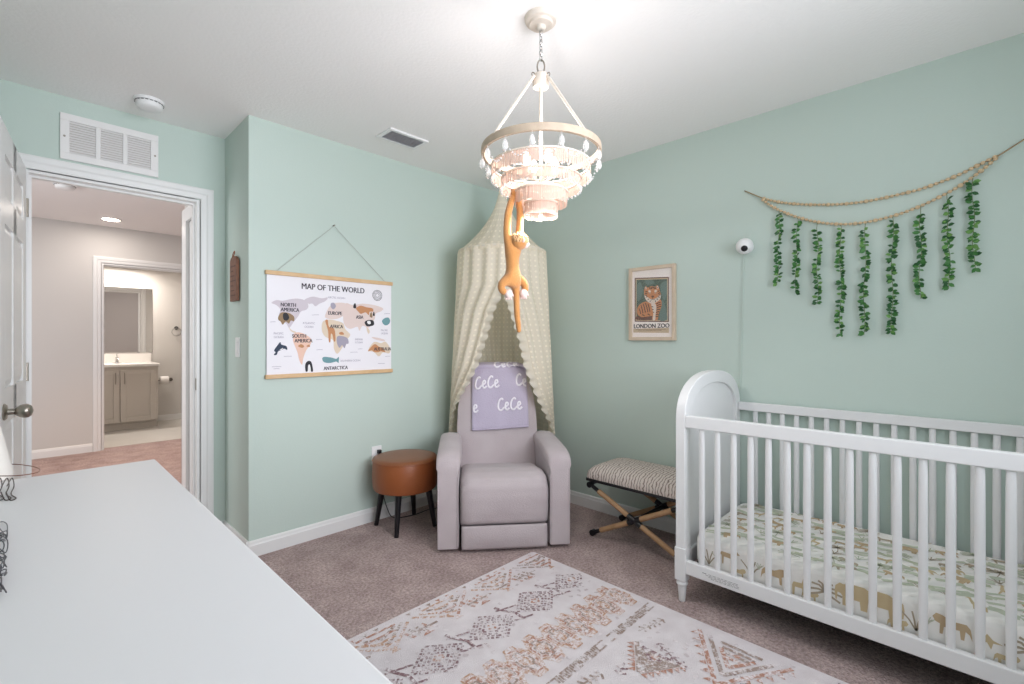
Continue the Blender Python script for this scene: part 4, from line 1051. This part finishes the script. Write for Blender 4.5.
def band_step(yt, yb):
    x = rx0+.06; w = .104; yc = (yt+yb)/2; h = (yt-yb)/2
    while x < rx1-.05:
        rm.flat([(x-w*.5,yc-h*.45),(x-w*.24,yc-h*.95),(x+w*.24,yc-h*.95),(x+w*.5,yc-h*.45),(x+w*.5,yc+h*.45),(x+w*.24,yc+h*.95),(x-w*.24,yc+h*.95),(x-w*.5,yc+h*.45)], None, Rz+.0001, 6)
        for k_, f in enumerate((1,.78,.55,.3)):
            a = w*.5*f; b = h*f; mi = (3,0,2,3)[k_]
            pts = [(x-a,yc),(x-a,yc+b*.45),(x-a*.45,yc+b*.5),(x-a*.45,yc+b),(x+a*.45,yc+b),(x+a*.5,yc+b*.5),(x+a,yc+b*.45),(x+a,yc),(x+a,yc-b*.45),(x+a*.5,yc-b*.5),(x+a*.45,yc-b),(x-a*.45,yc-b),(x-a*.5,yc-b*.5),(x-a,yc-b*.45),(x-a,yc)]
            for p, q in zip(pts,pts[1:]): rs([p,q],.0052,mi)
        for q in range(8):
            px_, py_ = x+rr_.uniform(-.04,.04), yc+rr_.uniform(-h*.8,h*.8); rs([(px_-.007,py_),(px_+.007,py_+rr_.uniform(-.01,.01))],.007,rr_.choice([0,3]))
        x += w
def band_bars(yt, yb):
    x = rx0+.02
    while x < rx1-.02:
        if int((x-rx0)/.13) % 3 != 2: rs([(x,yb+rr_.uniform(0,.012)),(x+.004,yt-rr_.uniform(0,.012))],.006,2)
        x += .0115
    for y in (yt-.005,yb+.005): dashes((rx0+.02,y),(rx1-.02,y),.005,2,.05,.03)
def big_motif(xc, yc, s, mi):              # nested chevrons pointing to -x with small triangles round the rim
    for k_, f in enumerate((1,.66,.36)):
        a = s*f; c2 = xc-(1-f)*s*.1
        for sg in (1,-1):
            P0, P1 = Vector((c2-a,yc)), Vector((c2+a*.35,yc+sg*a*.85))
            rs([P0,P1],.011,mi if k_ != 1 else 2)
            if k_ == 0:
                for q in range(7):
                    t = (q+.5)/7; p = P0.lerp(P1,t); n = Vector((-.85*sg,1.35)).normalized()*sg if False else Vector((-.55,.85*sg)).normalized()
                    d = (P1-P0).normalized()
                    rm.flat([p+n*.012-d*.013, p+n*.012+d*.013, p+n*.040] if sg < 0 else [p+n*.012+d*.013, p+n*.012-d*.013, p+n*.040], None, Rz+.0011, 0)
    for q in range(4):
        x_ = xc-s*.15+q*s*.13; hw = s*.14+q*.016; rs([(x_,yc-hw),(x_,yc+hw)],.010,rr_.choice([1,2,0]))
    tri(xc-.0, yc-.012, .02, .03, 0)
def sprig(x, y, ang, L, mi=2):
    d = Vector((math.cos(ang),math.sin(ang))); n = Vector((-d.y,d.x)); p = Vector((x,y))
    dashes(p, p+d*L, .005, mi, .03, .004)
    for q in range(int(L/.028)):
        b = p+d*(q+.5)*.028
        for sg in (1,-1): rs([b, b+d*.012+n*sg*.020],.006,mi)
def hexes(x, y, mi=2):
    for i in range(3):
        for j in range(2):
            cx, cy = x+i*.036+(j%2)*.018, y+j*.032; rs([(cx+.019*math.cos(PI/6+PI/3*k),cy+.019*math.sin(PI/6+PI/3*k)) for k in range(7)],.004,mi)
band_tri(1.78-.006, 1.575); band_dia(1.53, 1.335); band_step(1.285, 1.10); band_bars(1.062, 1.02)
for i in range(3):
    xc = 1.86-i*.46
    big_motif(xc, .64, .20, 0); big_motif(xc-.22, .86, .11, 2) if xc-.34 > rx0 else None
    sprig(xc+.04, .945, 2.9, .16); sprig(xc-.13, .90, 4.3, .17, 1); sprig(xc+.13,.80,-.6,.0)
    if xc+.14 < rx1: hexes(xc+.03, .40); sprig(xc+.06,.90,.3,.08,1)
    hexes(xc-.17, .46, 4); sprig(xc-.16,.47,1.2,.15,1)
    big_motif(xc-.23, .42, .12, 2) if xc-.4 > rx0 else None
band_bars(.34, .30); band_step(.25, .07); band_dia(.03, -.165); band_tri(-.20, -.385)
for i in range(420):
    x, y = rr_.uniform(rx0+.04,rx1-.04), rr_.uniform(ry0+.04,ry1-.04); a = rr_.uniform(0,PI)
    rs([(x,y),(x+.02*math.cos(a),y+.02*math.sin(a))],.008,5)
rm.build('woven_pattern', RI, rg, smooth=0, fix=False)

# ------------------------------------------------------------------ dresser
dr = thing('dresser', 'long white dresser with a bare white top in the left foreground', 'dresser', (.02, .93, 0))
dx0, dx1, dy0, dy1, dz = LX+.012, .262, .12, 1.727, .85
MB().box((dx0,dy0,dz-.028),(dx1,dy1,dz)).build('top', DRESSW, dr, smooth=0, bevel=.004)
MB().box((dx0+.005,dy0+.015,.10),(dx1-.04,dy1-.015,dz-.028)).build('body', DRESSW, dr, smooth=0, bevel=.003)
for r in range(3):
    for c in range(3):
        w = (dy1-dy0-.05)/3; y0 = dy0+.025+c*w+.006; z0 = .115+r*.235
        d = MB().box((dx1-.04,y0,z0+.006),(dx1-.02,y0+w-.012,z0+.229)).build('drawer', DRESSW, dr, smooth=0, bevel=.003)
        MB().lathe([(.006,0),(.006,.012),(.014,.018),(.015,.024),(.004,.028)],20,Matrix(((0,0,1,dx1-.02),(0,1,0,y0+w/2),(-1,0,0,z0+.12),(0,0,0,1)))).build('knob', NICKEL, d, smooth=50)
for x in (dx0+.03, dx1-.07):
    for y in (dy0+.05, dy1-.05): MB().cyl((x,y,0),(x,y,.10),.016,.024,16).build('leg', DRESSW, dr)

# things at the far left end of the dresser top
wp = at_depth(-39, 470, 1.16)
pot = thing('white_cone_lamp', 'white tapered shade standing at the far left end of the dresser', 'lamp', (wp.x, wp.y, dz))
MB().lathe([(.089,.002),(.090,.008),(.0665,.128),(.064,.130),(.062,.128),(.085,.008),(.085,.002)],40,Matrix.Translation((wp.x,wp.y,dz)),cap=False).build('shade', mat('shade_white','#f4efe9',.6), pot, smooth=40)
MB().lathe([(.05,.0),(.05,.006),(.012,.010),(.010,.10),(.018,.112),(.001,.125)],24,Matrix.Translation((wp.x,wp.y,dz))).build('stand', NICKEL, pot)
WIRE = mat('dark_bronze_wire','#3a2c28',.4,.6)
def on_z(px, py, z):
    q = ray(px, py); t = (z-EYE)/q[2]; return Vector((q[0]*t, q[1]*t, z))
wl = thing('wire_string', 'looped dark bronze wire lying beside the white shade on the dresser', 'wire', tuple(on_z(5,485,dz)))
A_ = on_z(38,470.5,dz+.028)
ringpts = []
c_ = on_z(6,474,dz+.03); 
for i in range(30):
    a = 2*PI*i/30; ringpts.append(on_z(4+36*math.cos(a), 470.0+6*math.sin(a), dz+.028+.004*math.sin(a)))
MB().tube(ringpts,.0011,6,closed=True).build('hoop', mat('copper_wire','#7a4a34',.35,.8), wl)
for sh in (-7, 0, 5):
    pts = [on_z(2+sh,486,dz+.024), on_z(7+sh,478,dz+.020), on_z(9+sh,486,dz+.010), on_z(6+sh,494,dz+.003), on_z(11+sh,498,dz+.002), on_z(5+sh,500,dz+.002), on_z(1+sh,492,dz+.012)]
    MB().tube(smoothpath(pts,5),.0011,6).build('curl', WIRE, wl)
wt = thing('wire_tangle', 'tangled clump of thin dark wire on the dresser at the left photo edge', 'wire', tuple(on_z(0,560,dz)))
rw = random.Random(5); GW = mat('grey_wire','#54525a',.4,.5)
for s_ in range(5):
    pts = []
    for i in range(16):
        pts.append(on_z(rw.uniform(-14,7+3*(i % 3 == 0)), 522+s_*14+rw.uniform(-2,18), dz+rw.uniform(.002,.016)))
    MB().tube(smoothpath(pts,5),.0008,5).build('strand', GW, wt)

# ------------------------------------------------------------------ chandelier
CH = Vector((1.381,1.195,0))
ch = thing('chandelier', 'tiered fringe and crystal chandelier hanging from the middle of the ceiling', 'chandelier', (CH.x,CH.y,1.66))
TC = Matrix.Translation(CH)
WASH = mat('whitewashed_wood', '#d6cabd', .6, var=.3, vscale=25, col2='#e4dacf')
BAND = mat('ring_wood', '#b3a08c', .6, var=.3, vscale=30, col2='#c8b6a2')
MB().lathe([(.012,2.392),(.016,2.395),(.020,2.406),(.044,2.410),(.048,2.418),(.058,2.422),(.063,2.430),(.063,H)],40,TC).build('ceiling_rose', WASH, ch, smooth=35)
# chain: alternating oval links
z = 2.392; i = 0; m = MB()
while z > 2.285:
    d = Vector((1,0,0)) if i % 2 else Vector((0,1,0))
    m.tube([CH+d*(.0065*math.cos(2*PI*q/14))+Vector((0,0,z-.010+.013*math.sin(2*PI*q/14))) for q in range(14)],.0022,6,closed=True); z -= .019; i += 1
m.build('chain', CHROME, ch)
dd = Vector((RV[0],RV[1],0))
MB().tube([CH+dd*(.014*math.cos(2*PI*q/20))+Vector((0,0,2.252+.027*math.sin(2*PI*q/20))) for q in range(20)],.003,8,closed=True).build('hanging_loop', NICKEL, ch)
hub = MB().lathe([(.022,2.170),(.030,2.172),(.032,2.180),(.032,2.212),(.028,2.220),(.014,2.224),(.008,2.232)],28,TC).build('hub', WASH, ch, smooth=35)
MB().cyl(CH+Vector((0,0,1.66)),CH+Vector((0,0,2.172)),.007,n=14).build('stem', WASH, ch)
ZR = 1.922; RRG = .229
tow = Vector((-CH.x,-CH.y,0)).normalized(); rgt = Vector((RV[0],RV[1],0))
def az(a): return tow*math.cos(a)+rgt*math.sin(a)
for a in (math.radians(48), -math.radians(48), PI):
    d = az(a)
    MB().cyl(CH+d*.034+Vector((0,0,2.205)), CH+d*(RRG-.008)+Vector((0,0,ZR+.008)),.0055,n=12).build('rod', WASH, ch)
    MB().tube([CH+d*(.038+.008*math.cos(2*PI*q/12))+Vector((0,0,2.208+.008*math.sin(2*PI*q/12))) for q in range(12)],.002,6,closed=True).build('rod_loop', NICKEL, ch)
MB().lathe([(RRG-.012,ZR-.013),(RRG,ZR-.013),(RRG+.002,ZR),(RRG,ZR+.013),(RRG-.012,ZR+.013),(RRG-.012,ZR-.013)],72,TC,cap=False).build('hoop', BAND, ch, smooth=35)
FR = sheer('fringe_thread', '#cdb3a6', .96, None, .22)
CRY = bpy.data.materials.new('clear_crystal'); CRY.use_nodes = True; nt = CRY.node_tree; nt.nodes.clear()
o_ = nt.nodes.new('ShaderNodeOutputMaterial'); mx_ = nt.nodes.new('ShaderNodeMixShader'); mx_.inputs[0].default_value = .3
fr_ = nt.nodes.new('ShaderNodeFresnel'); fr_.inputs[0].default_value = 1.6
g_ = nt.nodes.new('ShaderNodeBsdfPrincipled'); g_.inputs['Roughness'].default_value = .08; g_.inputs['Base Color'].default_value = (.95,.94,.93,1); t_ = nt.nodes.new('ShaderNodeBsdfTransparent')
nt.links.new(t_.outputs[0],mx_.inputs[1]); nt.links.new(g_.outputs[0],mx_.inputs[2]); nt.links.new(mx_.outputs[0],o_.inputs[0])
rf = random.Random(9); DROP = None
TIERS = [(.190,1.868,1.818),(.153,1.816,1.776),(.101,1.767,1.718),(.064,1.722,1.674)]
for k_, (r, zt, zb) in enumerate(TIERS):
    t = MB().lathe([(r-.004,zt-.002),(r+.002,zt-.002),(r+.002,zt+.004),(r-.004,zt+.004),(r-.004,zt-.002)],60,TC,cap=False).build('tier_hoop', WASH, ch, smooth=35)
    m = MB(); n = int(r*900)
    for i in range(n):
        a = 2*PI*i/n; da = PI/n*.86; rr2 = r+rf.uniform(-.0015,.0015); L = zb+rf.uniform(-.003,.003)
        q = [(rr2*math.cos(a-da),rr2*math.sin(a-da),zt),(rr2*math.cos(a+da),rr2*math.sin(a+da),zt),(rr2*math.cos(a+da),rr2*math.sin(a+da),L),(rr2*math.cos(a-da),rr2*math.sin(a-da),L)]
        m.add(q, [(0,1,2,3)], 0, TC)
    m.build('fringe', FR, t, smooth=0, fix=False)
    # lower ring of clear drops on the two wide tiers
    if k_ < 2:
        n = (48,40)[k_]
        for i in range(n):
            a = 2*PI*(i+.5)/n; p = Vector((r*math.cos(a),r*math.sin(a),zb-.003))
            if DROP is None:
                DROP = MB().ball((0,0,0),.0052,8,6,sc=(1,1,1.1)).build('crystal_drop', CRY, t, smooth=180, local=True); o = DROP
            else:
                o = DROP.copy(); C.objects.link(o); o.parent = t
            o.location = MW[ch].inverted() @ (CH+p)
# big oval drops and bead swags from the wooden hoop
for i in range(14):
    a = 2*PI*(i+.3)/14; p = CH+Vector((RRG*math.cos(a)*.985,RRG*math.sin(a)*.985,0))
    m = MB().cyl(p+Vector((0,0,ZR-.013)),p+Vector((0,0,ZR-.024)),.0012,n=6)
    m.lathe([(.001,-.030),(.008,-.026),(.011,-.016),(.010,-.004),(.006,.006),(.001,.010)],10,Matrix.Translation(p+Vector((0,0,ZR-.034))))
    m.build('crystal', CRY, ch, smooth=60)
    a2 = 2*PI*(i+1.3)/14; m = MB()
    for q in range(1,9):
        f = q/9; aa = a+(a2-a)*f; rr3 = RRG*(1-f*(1-f)*.02)-.005*math.sin(PI*f)
        rr3 = .213; m.ball(CH+Vector((rr3*math.cos(aa),rr3*math.sin(aa),ZR-.045-.040*math.sin(PI*f))),.0036,8,6)
    m.build('bead_swag', CRY, ch, smooth=180)
m = MB()
for (r,zt,zb) in TIERS:
    for q in range(3):
        d = Vector((math.cos(2*PI*q/3+.5),math.sin(2*PI*q/3+.5),0)); m.cyl(CH+Vector((0,0,zt)),CH+d*(r-.002)+Vector((0,0,zt)),.0025,n=8)
m.build('tier_spokes', WASH, ch)
BULB = emit('warm_bulb', '#ffe6cc', 8)
BP = []
for q in range(4):
    a = PI/4+q*PI/2+.4; p = CH+Vector((.06*math.cos(a),.06*math.sin(a),1.865)); BP.append(p)
    b = MB().lathe([(.010,-.030),(.010,-.004)],14,Matrix.Translation(p)).build('lamp_holder', WASH, ch)
    MB().cyl(p+Vector((0,0,-.026)),CH+Vector((0,0,1.80)),.004,n=8).build('lamp_arm', WASH, ch)
    MB().lathe([(.007,-.004),(.015,.010),(.017,.022),(.010,.040),(.001,.050)],14,Matrix.Translation(p)).build('bulb', BULB, b, smooth=180)

# ------------------------------------------------------------------ toy monkey hanging from the chandelier
mk = thing('plush_monkey', 'orange plush monkey dangling by its arms from the chandelier', 'soft toy', tuple(at_depth(513,262,1.80)))
FUR = mat('orange_plush', '#bf824a', .95, bump=.5, bscale=300, var=.3, vscale=40, col2='#cd9258', sheen=.4, spec=.1)
PINK = mat('pale_pink_plush','#e8cfc8',.95,bump=.3,bscale=300,spec=.1)
PALE = mat('pale_tuft_plush','#e3b98c',.95,bump=.6,bscale=250,spec=.1)
def P3(px, py, dd=0): return at_depth(px, py, 1.80+dd)
chains = [  # (px, py, depth offset, radius m)
 [(513,281,0,.026),(513,271,0,.025),(512,259,0,.025),(513,250,0,.027),(516,245,0,.017)],
 [(513,250,0,.019),(508,242,-.006,.0175),(507,229,-.008,.0155),(508,214,-.005,.0150),(511,202,.006,.0140),(514,195,.014,.0130)],
 [(513,250,0,.019),(519,238,.018,.0165),(520,224,.022,.0145),(520,211,.022,.0140),(519,202,.018,.0130),(517.5,196,.016,.0120)],
 [(513,281,0,.026),(507,281,-.014,.022),(501,284,-.022,.0185),(501,290,-.018,.0165),(506.5,294,-.010,.0145)],
 [(513,281,0,.026),(519,280,.012,.021),(524.5,283,.020,.0175),(525.5,289,.020,.0155),(523.5,293,.016,.014)],
 [(513,281,0,.026),(516,287,.010,.0150),(516.5,300,.012,.0125),(517,315,.012,.0120),(518.5,326,.012,.0105),(519,333,.012,.0080)],
]
me = bpy.data.meshes.new('body'); vs, es, rad = [], [], []; idx = {}
def vid(q):
    if q not in idx: idx[q] = len(vs); vs.append(MW[mk].inverted() @ P3(q[0],q[1],q[2])); rad.append(q[3])
    return idx[q]
chains[1][0] = chains[2][0] = chains[0][3]; 
for c in chains[3:]: c[0] = chains[0][0]
for c in chains:
    for a, b in zip(c, c[1:]): es.append((vid(a), vid(b)))
me.from_pydata(vs, es, []); me.materials.append(FUR)
mo = bpy.data.objects.new('body', me); C.objects.link(mo); mo.parent = mk; MW[mo] = MW[mk]
sk = mo.modifiers.new('Skin','SKIN'); sk.use_smooth_shade = True
for i, r in enumerate(rad): me.skin_vertices[0].data[i].radius = (r, r)
me.skin_vertices[0].data[vid(chains[0][0])].use_root = True
ss = mo.modifiers.new('Sub','SUBSURF'); ss.levels = 2; ss.render_levels = 2
hc = P3(519,242,-.006)
m = MB().ball(hc,.031,18,12); m.build('head', FUR, mk, smooth=180)
away = (DV[0],DV[1]); rr4 = Vector((RV[0],RV[1],0)); aw = Vector((DV[0],DV[1],0))
m = MB()
rt = random.Random(2)
for i in range(130):      # tufted crown
    d = Vector((rt.uniform(-1,1),rt.uniform(-1,1),rt.uniform(-.1,1))).normalized(); p = hc+d*.028
    m.cyl(p, p+d*.009+Vector((rt.uniform(-.003,.003),rt.uniform(-.003,.003),.001)), .0075, .002, 6)
m.build('crown_tuft', PALE, mk, smooth=60)
fd = (rr4*.75+aw*.45+Vector((0,0,-.1))).normalized()
MB().ball(hc+fd*.026+Vector((0,0,-.004)),.018,14,10,sc=(1,1,.85)).build('muzzle', PINK, mk, smooth=180)
for s in (-1, 1):
    sd = fd.cross(Vector((0,0,1))).normalized()*s
    MB().ball(hc+sd*.031+Vector((0,0,.002)),.010,12,8,sc=(.6,.6,1)).build('ear', PINK, mk, smooth=180)
    MB().ball(hc+fd*.0275+sd*.011+Vector((0,0,.010)),.0035,10,6).build('eye', BLACK, mk, smooth=180)
def paw(px, py, dd, up=1):
    c = P3(px,py,dd); m = MB().ball(c,.0165,12,8,sc=(1,1,1.15))
    for i in range(4): # toes
        o = rr4*((i-1.5)*.006); m.tube([c+o*.7+Vector((0,0,-.004*up)), c+o+Vector((0,0,-.015*up)), c+o*1.05-aw*.004+Vector((0,0,-.021*up))],[.0042,.004,.003],7)
    m.tube([c+rr4*.008, c+rr4*.016+Vector((0,0,-.004*up)), c+rr4*.018+Vector((0,0,-.010*up))],[.0045,.004,.003],7)
    return m
paw(508.5,294,-.010).build('foot', PINK, mk, smooth=180); paw(523.5,293.5,.014).build('foot', PINK, mk, smooth=180)
paw(514.5,194.5,.014,-1).build('hand', FUR, mk, smooth=180); paw(517.5,196.5,.020,-1).build('hand', FUR, mk, smooth=180)

# ------------------------------------------------------------------ bathroom fittings
VX0, VX1, VY0 = .36, 1.255, 8.03
va = thing('vanity_cabinet', 'grey two-door bathroom vanity seen through the doorways', 'cabinet', ((VX0+VX1)/2, 8.3, 0))
GC = mat('grey_cabinet_paint', '#c4bdb4', .5)
MB().box((VX0,VY0+.02,.10),(VX1,BB-.005,.845)).box((VX0,VY0+.08,.004),(VX1,BB-.005,.10)).build('body', GC, va, smooth=0, bevel=.002)
vm = .845
for x0, x1, hx in ((VX0+.01,vm-.005,vm-.045),(vm+.005,VX1-.03,vm+.045)):
    m = MB(); z0, z1, s = .115, .80, .06; y = VY0
    m.box((x0,y,z0),(x0+s,y+.02,z1)).box((x1-s,y,z0),(x1,y+.02,z1)).box((x0+s,y,z0),(x1-s,y+.02,z0+s)).box((x0+s,y,z1-s),(x1-s,y+.02,z1)).box((x0+s,y+.011,z0+s),(x1-s,y+.02,z1-s))
    d = m.build('door', GC, va, smooth=0, bevel=.002)
    MB().cyl((hx,y-.025,.62),(hx,y-.025,.77),.005).cyl((hx,y-.025,.64),(hx,y,.64),.004).cyl((hx,y-.025,.75),(hx,y,.75),.004).build('handle', NICKEL, d)
MARB = mat('cultured_marble', '#efece8', .2)
MB().box((VX0-.005,VY0-.015,.845),(VX1+.015,BB-.005,.878)).build('countertop', MARB, va, smooth=0, bevel=.004)
MB().box((VX0-.005,BB-.022,.878),(VX1+.005,BB-.002,1.005)).build('backsplash', MARB, va, smooth=0, bevel=.003)
fx = on_y(117,353,8.5).x
fa = thing('faucet', 'chrome faucet with a lever on the white vanity top', 'faucet', (fx, 8.5, .878))
MB().lathe([(.05,0),(.05,.008),(.02,.014),(.018,.05),(.014,.065)],20,Matrix.Translation((fx,8.5,.878))).tube(smoothpath([(fx,8.5,.93),(fx,8.46,.955),(fx,8.40,.945),(fx,8.385,.925)],5),.010,10).build('spout', CHROME, fa)
MB().lathe([(.016,.062),(.019,.075),(.012,.09)],16,Matrix.Translation((fx,8.5,.878))).tube([(fx,8.5,.96),(fx,8.52,.99),(fx,8.515,1.01)],.006,8).build('lever', CHROME, fa)
mi_ = thing('bathroom_mirror', 'frameless rectangular mirror on the bathroom wall above the vanity', 'mirror', (.85, BB, 1.02))
MB().box((.40,BB-.008,1.022),(1.272,BB-.001,1.945)).build('glass', mat('mirror_silver','#e8e8e8',.02,1), mi_, smooth=0)
for x in (.6,1.1): MB().box((x,BB-.012,1.016),(x+.03,BB-.001,1.030)).build('clip', CHROME, mi_, smooth=0)
tp = on_y(165,380,BB-.09)
tr = thing('toilet_roll_holder', 'metal toilet roll holder on the wall right of the vanity', 'toilet roll holder', (tp.x, BB, tp.z))
MB().cyl((tp.x-.085,BB-.09,tp.z),(tp.x+.085,BB-.09,tp.z),.006).cyl((tp.x+.085,BB,tp.z),(tp.x+.085,BB-.096,tp.z),.009).cyl((tp.x+.085,BB,tp.z),(tp.x+.085,BB-.006,tp.z),.024,n=20).build('bar', mat('dark_nickel','#6d6862',.35,1), tr)
rl = thing('toilet_roll', 'white toilet roll on the holder right of the vanity', 'toilet roll', (tp.x-.01,BB-.09,tp.z))
m = MB(); Mr = Matrix(((0,0,1,tp.x-.06),(1,0,0,BB-.09),(0,1,0,tp.z),(0,0,0,1)))
m.lathe([(.021,0),(.055,0),(.056,.003),(.056,.097),(.055,.10),(.021,.10),(.021,0)],28,Mr,cap=False).build('paper', mat('tissue','#f2efec',.9), rl)
m = MB().lathe([(.0185,.0),(.0205,.0),(.0205,.10),(.0185,.10),(.0185,0)],20,Mr,cap=False).build('core', mat('cardboard','#a88f74',.8), rl)
hk = on_y(176.5,328,BB-.02)
th = thing('towel_ring', 'dark towel hook on the bathroom wall at the doorway edge', 'hook', (hk.x, BB, hk.z))
MB().cyl((hk.x,BB,hk.z),(hk.x,BB-.012,hk.z),.026,n=20).build('plate', BLACK, th)
MB().tube([(hk.x+.06*math.cos(2*PI*q/24),BB-.03,hk.z-.06+.06*math.sin(2*PI*q/24)) for q in range(24)],.005,8,closed=True).cyl((hk.x,BB-.012,hk.z),(hk.x,BB-.034,hk.z),.006).build('ring', CHROME, th)

# ------------------------------------------------------------------ lights
def light(name, kind, loc, power, col, size=.1, rot=None, sy=None):
    l = bpy.data.lights.new(name, kind); l.energy = power; l.color = srgb(col)[:3]
    if kind == 'AREA':
        l.shape = 'RECTANGLE' if sy else 'DISK'; l.size = size
        if sy: l.size_y = sy
    else: l.shadow_soft_size = size
    o = bpy.data.objects.new(name, l); C.objects.link(o); o.location = loc
    if rot: o.rotation_euler = rot
    return o
WM = (WN[0]+WN[1])/2
wl_ = light('window_daylight', 'AREA', (WM, FY-.01, (WN[2]+WN[3])/2), 13.6, '#f5f6ff', WN[1]-WN[0]-.1, (PI/2,0,0), WN[3]-WN[2]-.1); wl_.data.spread = math.radians(85)
light('sky_daylight', 'AREA', (WM, FY-.012, (WN[2]+WN[3])/2), 16.5, '#f6f8ff', WN[1]-WN[0]-.1, (PI/2,0,0), WN[3]-WN[2]-.1)
lt2 = light('lower_tier_light', 'SPOT', CH+Vector((0,0,1.684)), 13, '#fffaf8', .03); lt2.data.spot_size = math.radians(165); lt2.data.spot_blend = .4
for p in BP: light('chandelier_bulb_light', 'POINT', p+Vector((0,0,.055)), 1.15, '#fffafc', .02)
light('chandelier_centre_light', 'POINT', CH+Vector((0,0,1.755)), .35, '#fff6f0', .02)
light('hall_downlight', 'AREA', (HL[0],HL[1],H-.02), 4, '#fff4ec', .16, (0,0,0))
light('hall_added_fill_right', 'AREA', (1.9,5.0,H-.02), 8, '#fff4ec', .2, (0,0,0))  # added unseen ceiling light without a fixture, evens out the hall
light('hall_added_fill_left', 'AREA', (-.6,4.4,H-.02), 8, '#fff4ec', .2, (0,0,0))  # another unseen light put in to even the hall brightness
light('hall_added_side_light', 'AREA', (-1.56,4.30,1.4), 26, '#f8fbff', 1.15, (PI/2,0,-PI/2), 1.5)  # added area light, brightens the closet door and hall walls
hs = light('hall_added_floor_spot', 'SPOT', (.6,5.5,H-.03), 62, '#ffc88e', .05); hs.data.spot_size = math.radians(86); hs.data.spot_blend = .8  # added warm spot with no fixture, brightens the hall carpet
light('bath_light', 'AREA', (.85,8.3,2.2), 22, '#fff4ea', .5, (0,0,0), .1)
w = bpy.data.worlds.new('sky'); bpy.context.scene.world = w; w.use_nodes = True
w.node_tree.nodes['Background'].inputs[0].default_value = srgb('#dfe9f5'); w.node_tree.nodes['Background'].inputs[1].default_value = 1.2

# ------------------------------------------------------------------ camera
cd = bpy.data.cameras.new('camera'); co = bpy.data.objects.new('camera', cd); C.objects.link(co)
co.location = (0,0,EYE); co.rotation_euler = (PI/2, 0, YAW-PI/2)
cd.sensor_width = 36; cd.lens = FPX*36/1024; cd.shift_y = (CYP-342)/1024; cd.clip_start = .02
S = bpy.context.scene; S.camera = co
S.view_settings.view_transform = 'Standard'; S.view_settings.look = 'None'; S.view_settings.exposure = .08; S.view_settings.gamma = 1
S.view_settings.use_curve_mapping = False
S.cycles.use_denoising = True
S.cycles.max_bounces = 10; S.cycles.diffuse_bounces = 6; S.cycles.transparent_max_bounces = 24; S.cycles.sample_clamp_indirect = 4
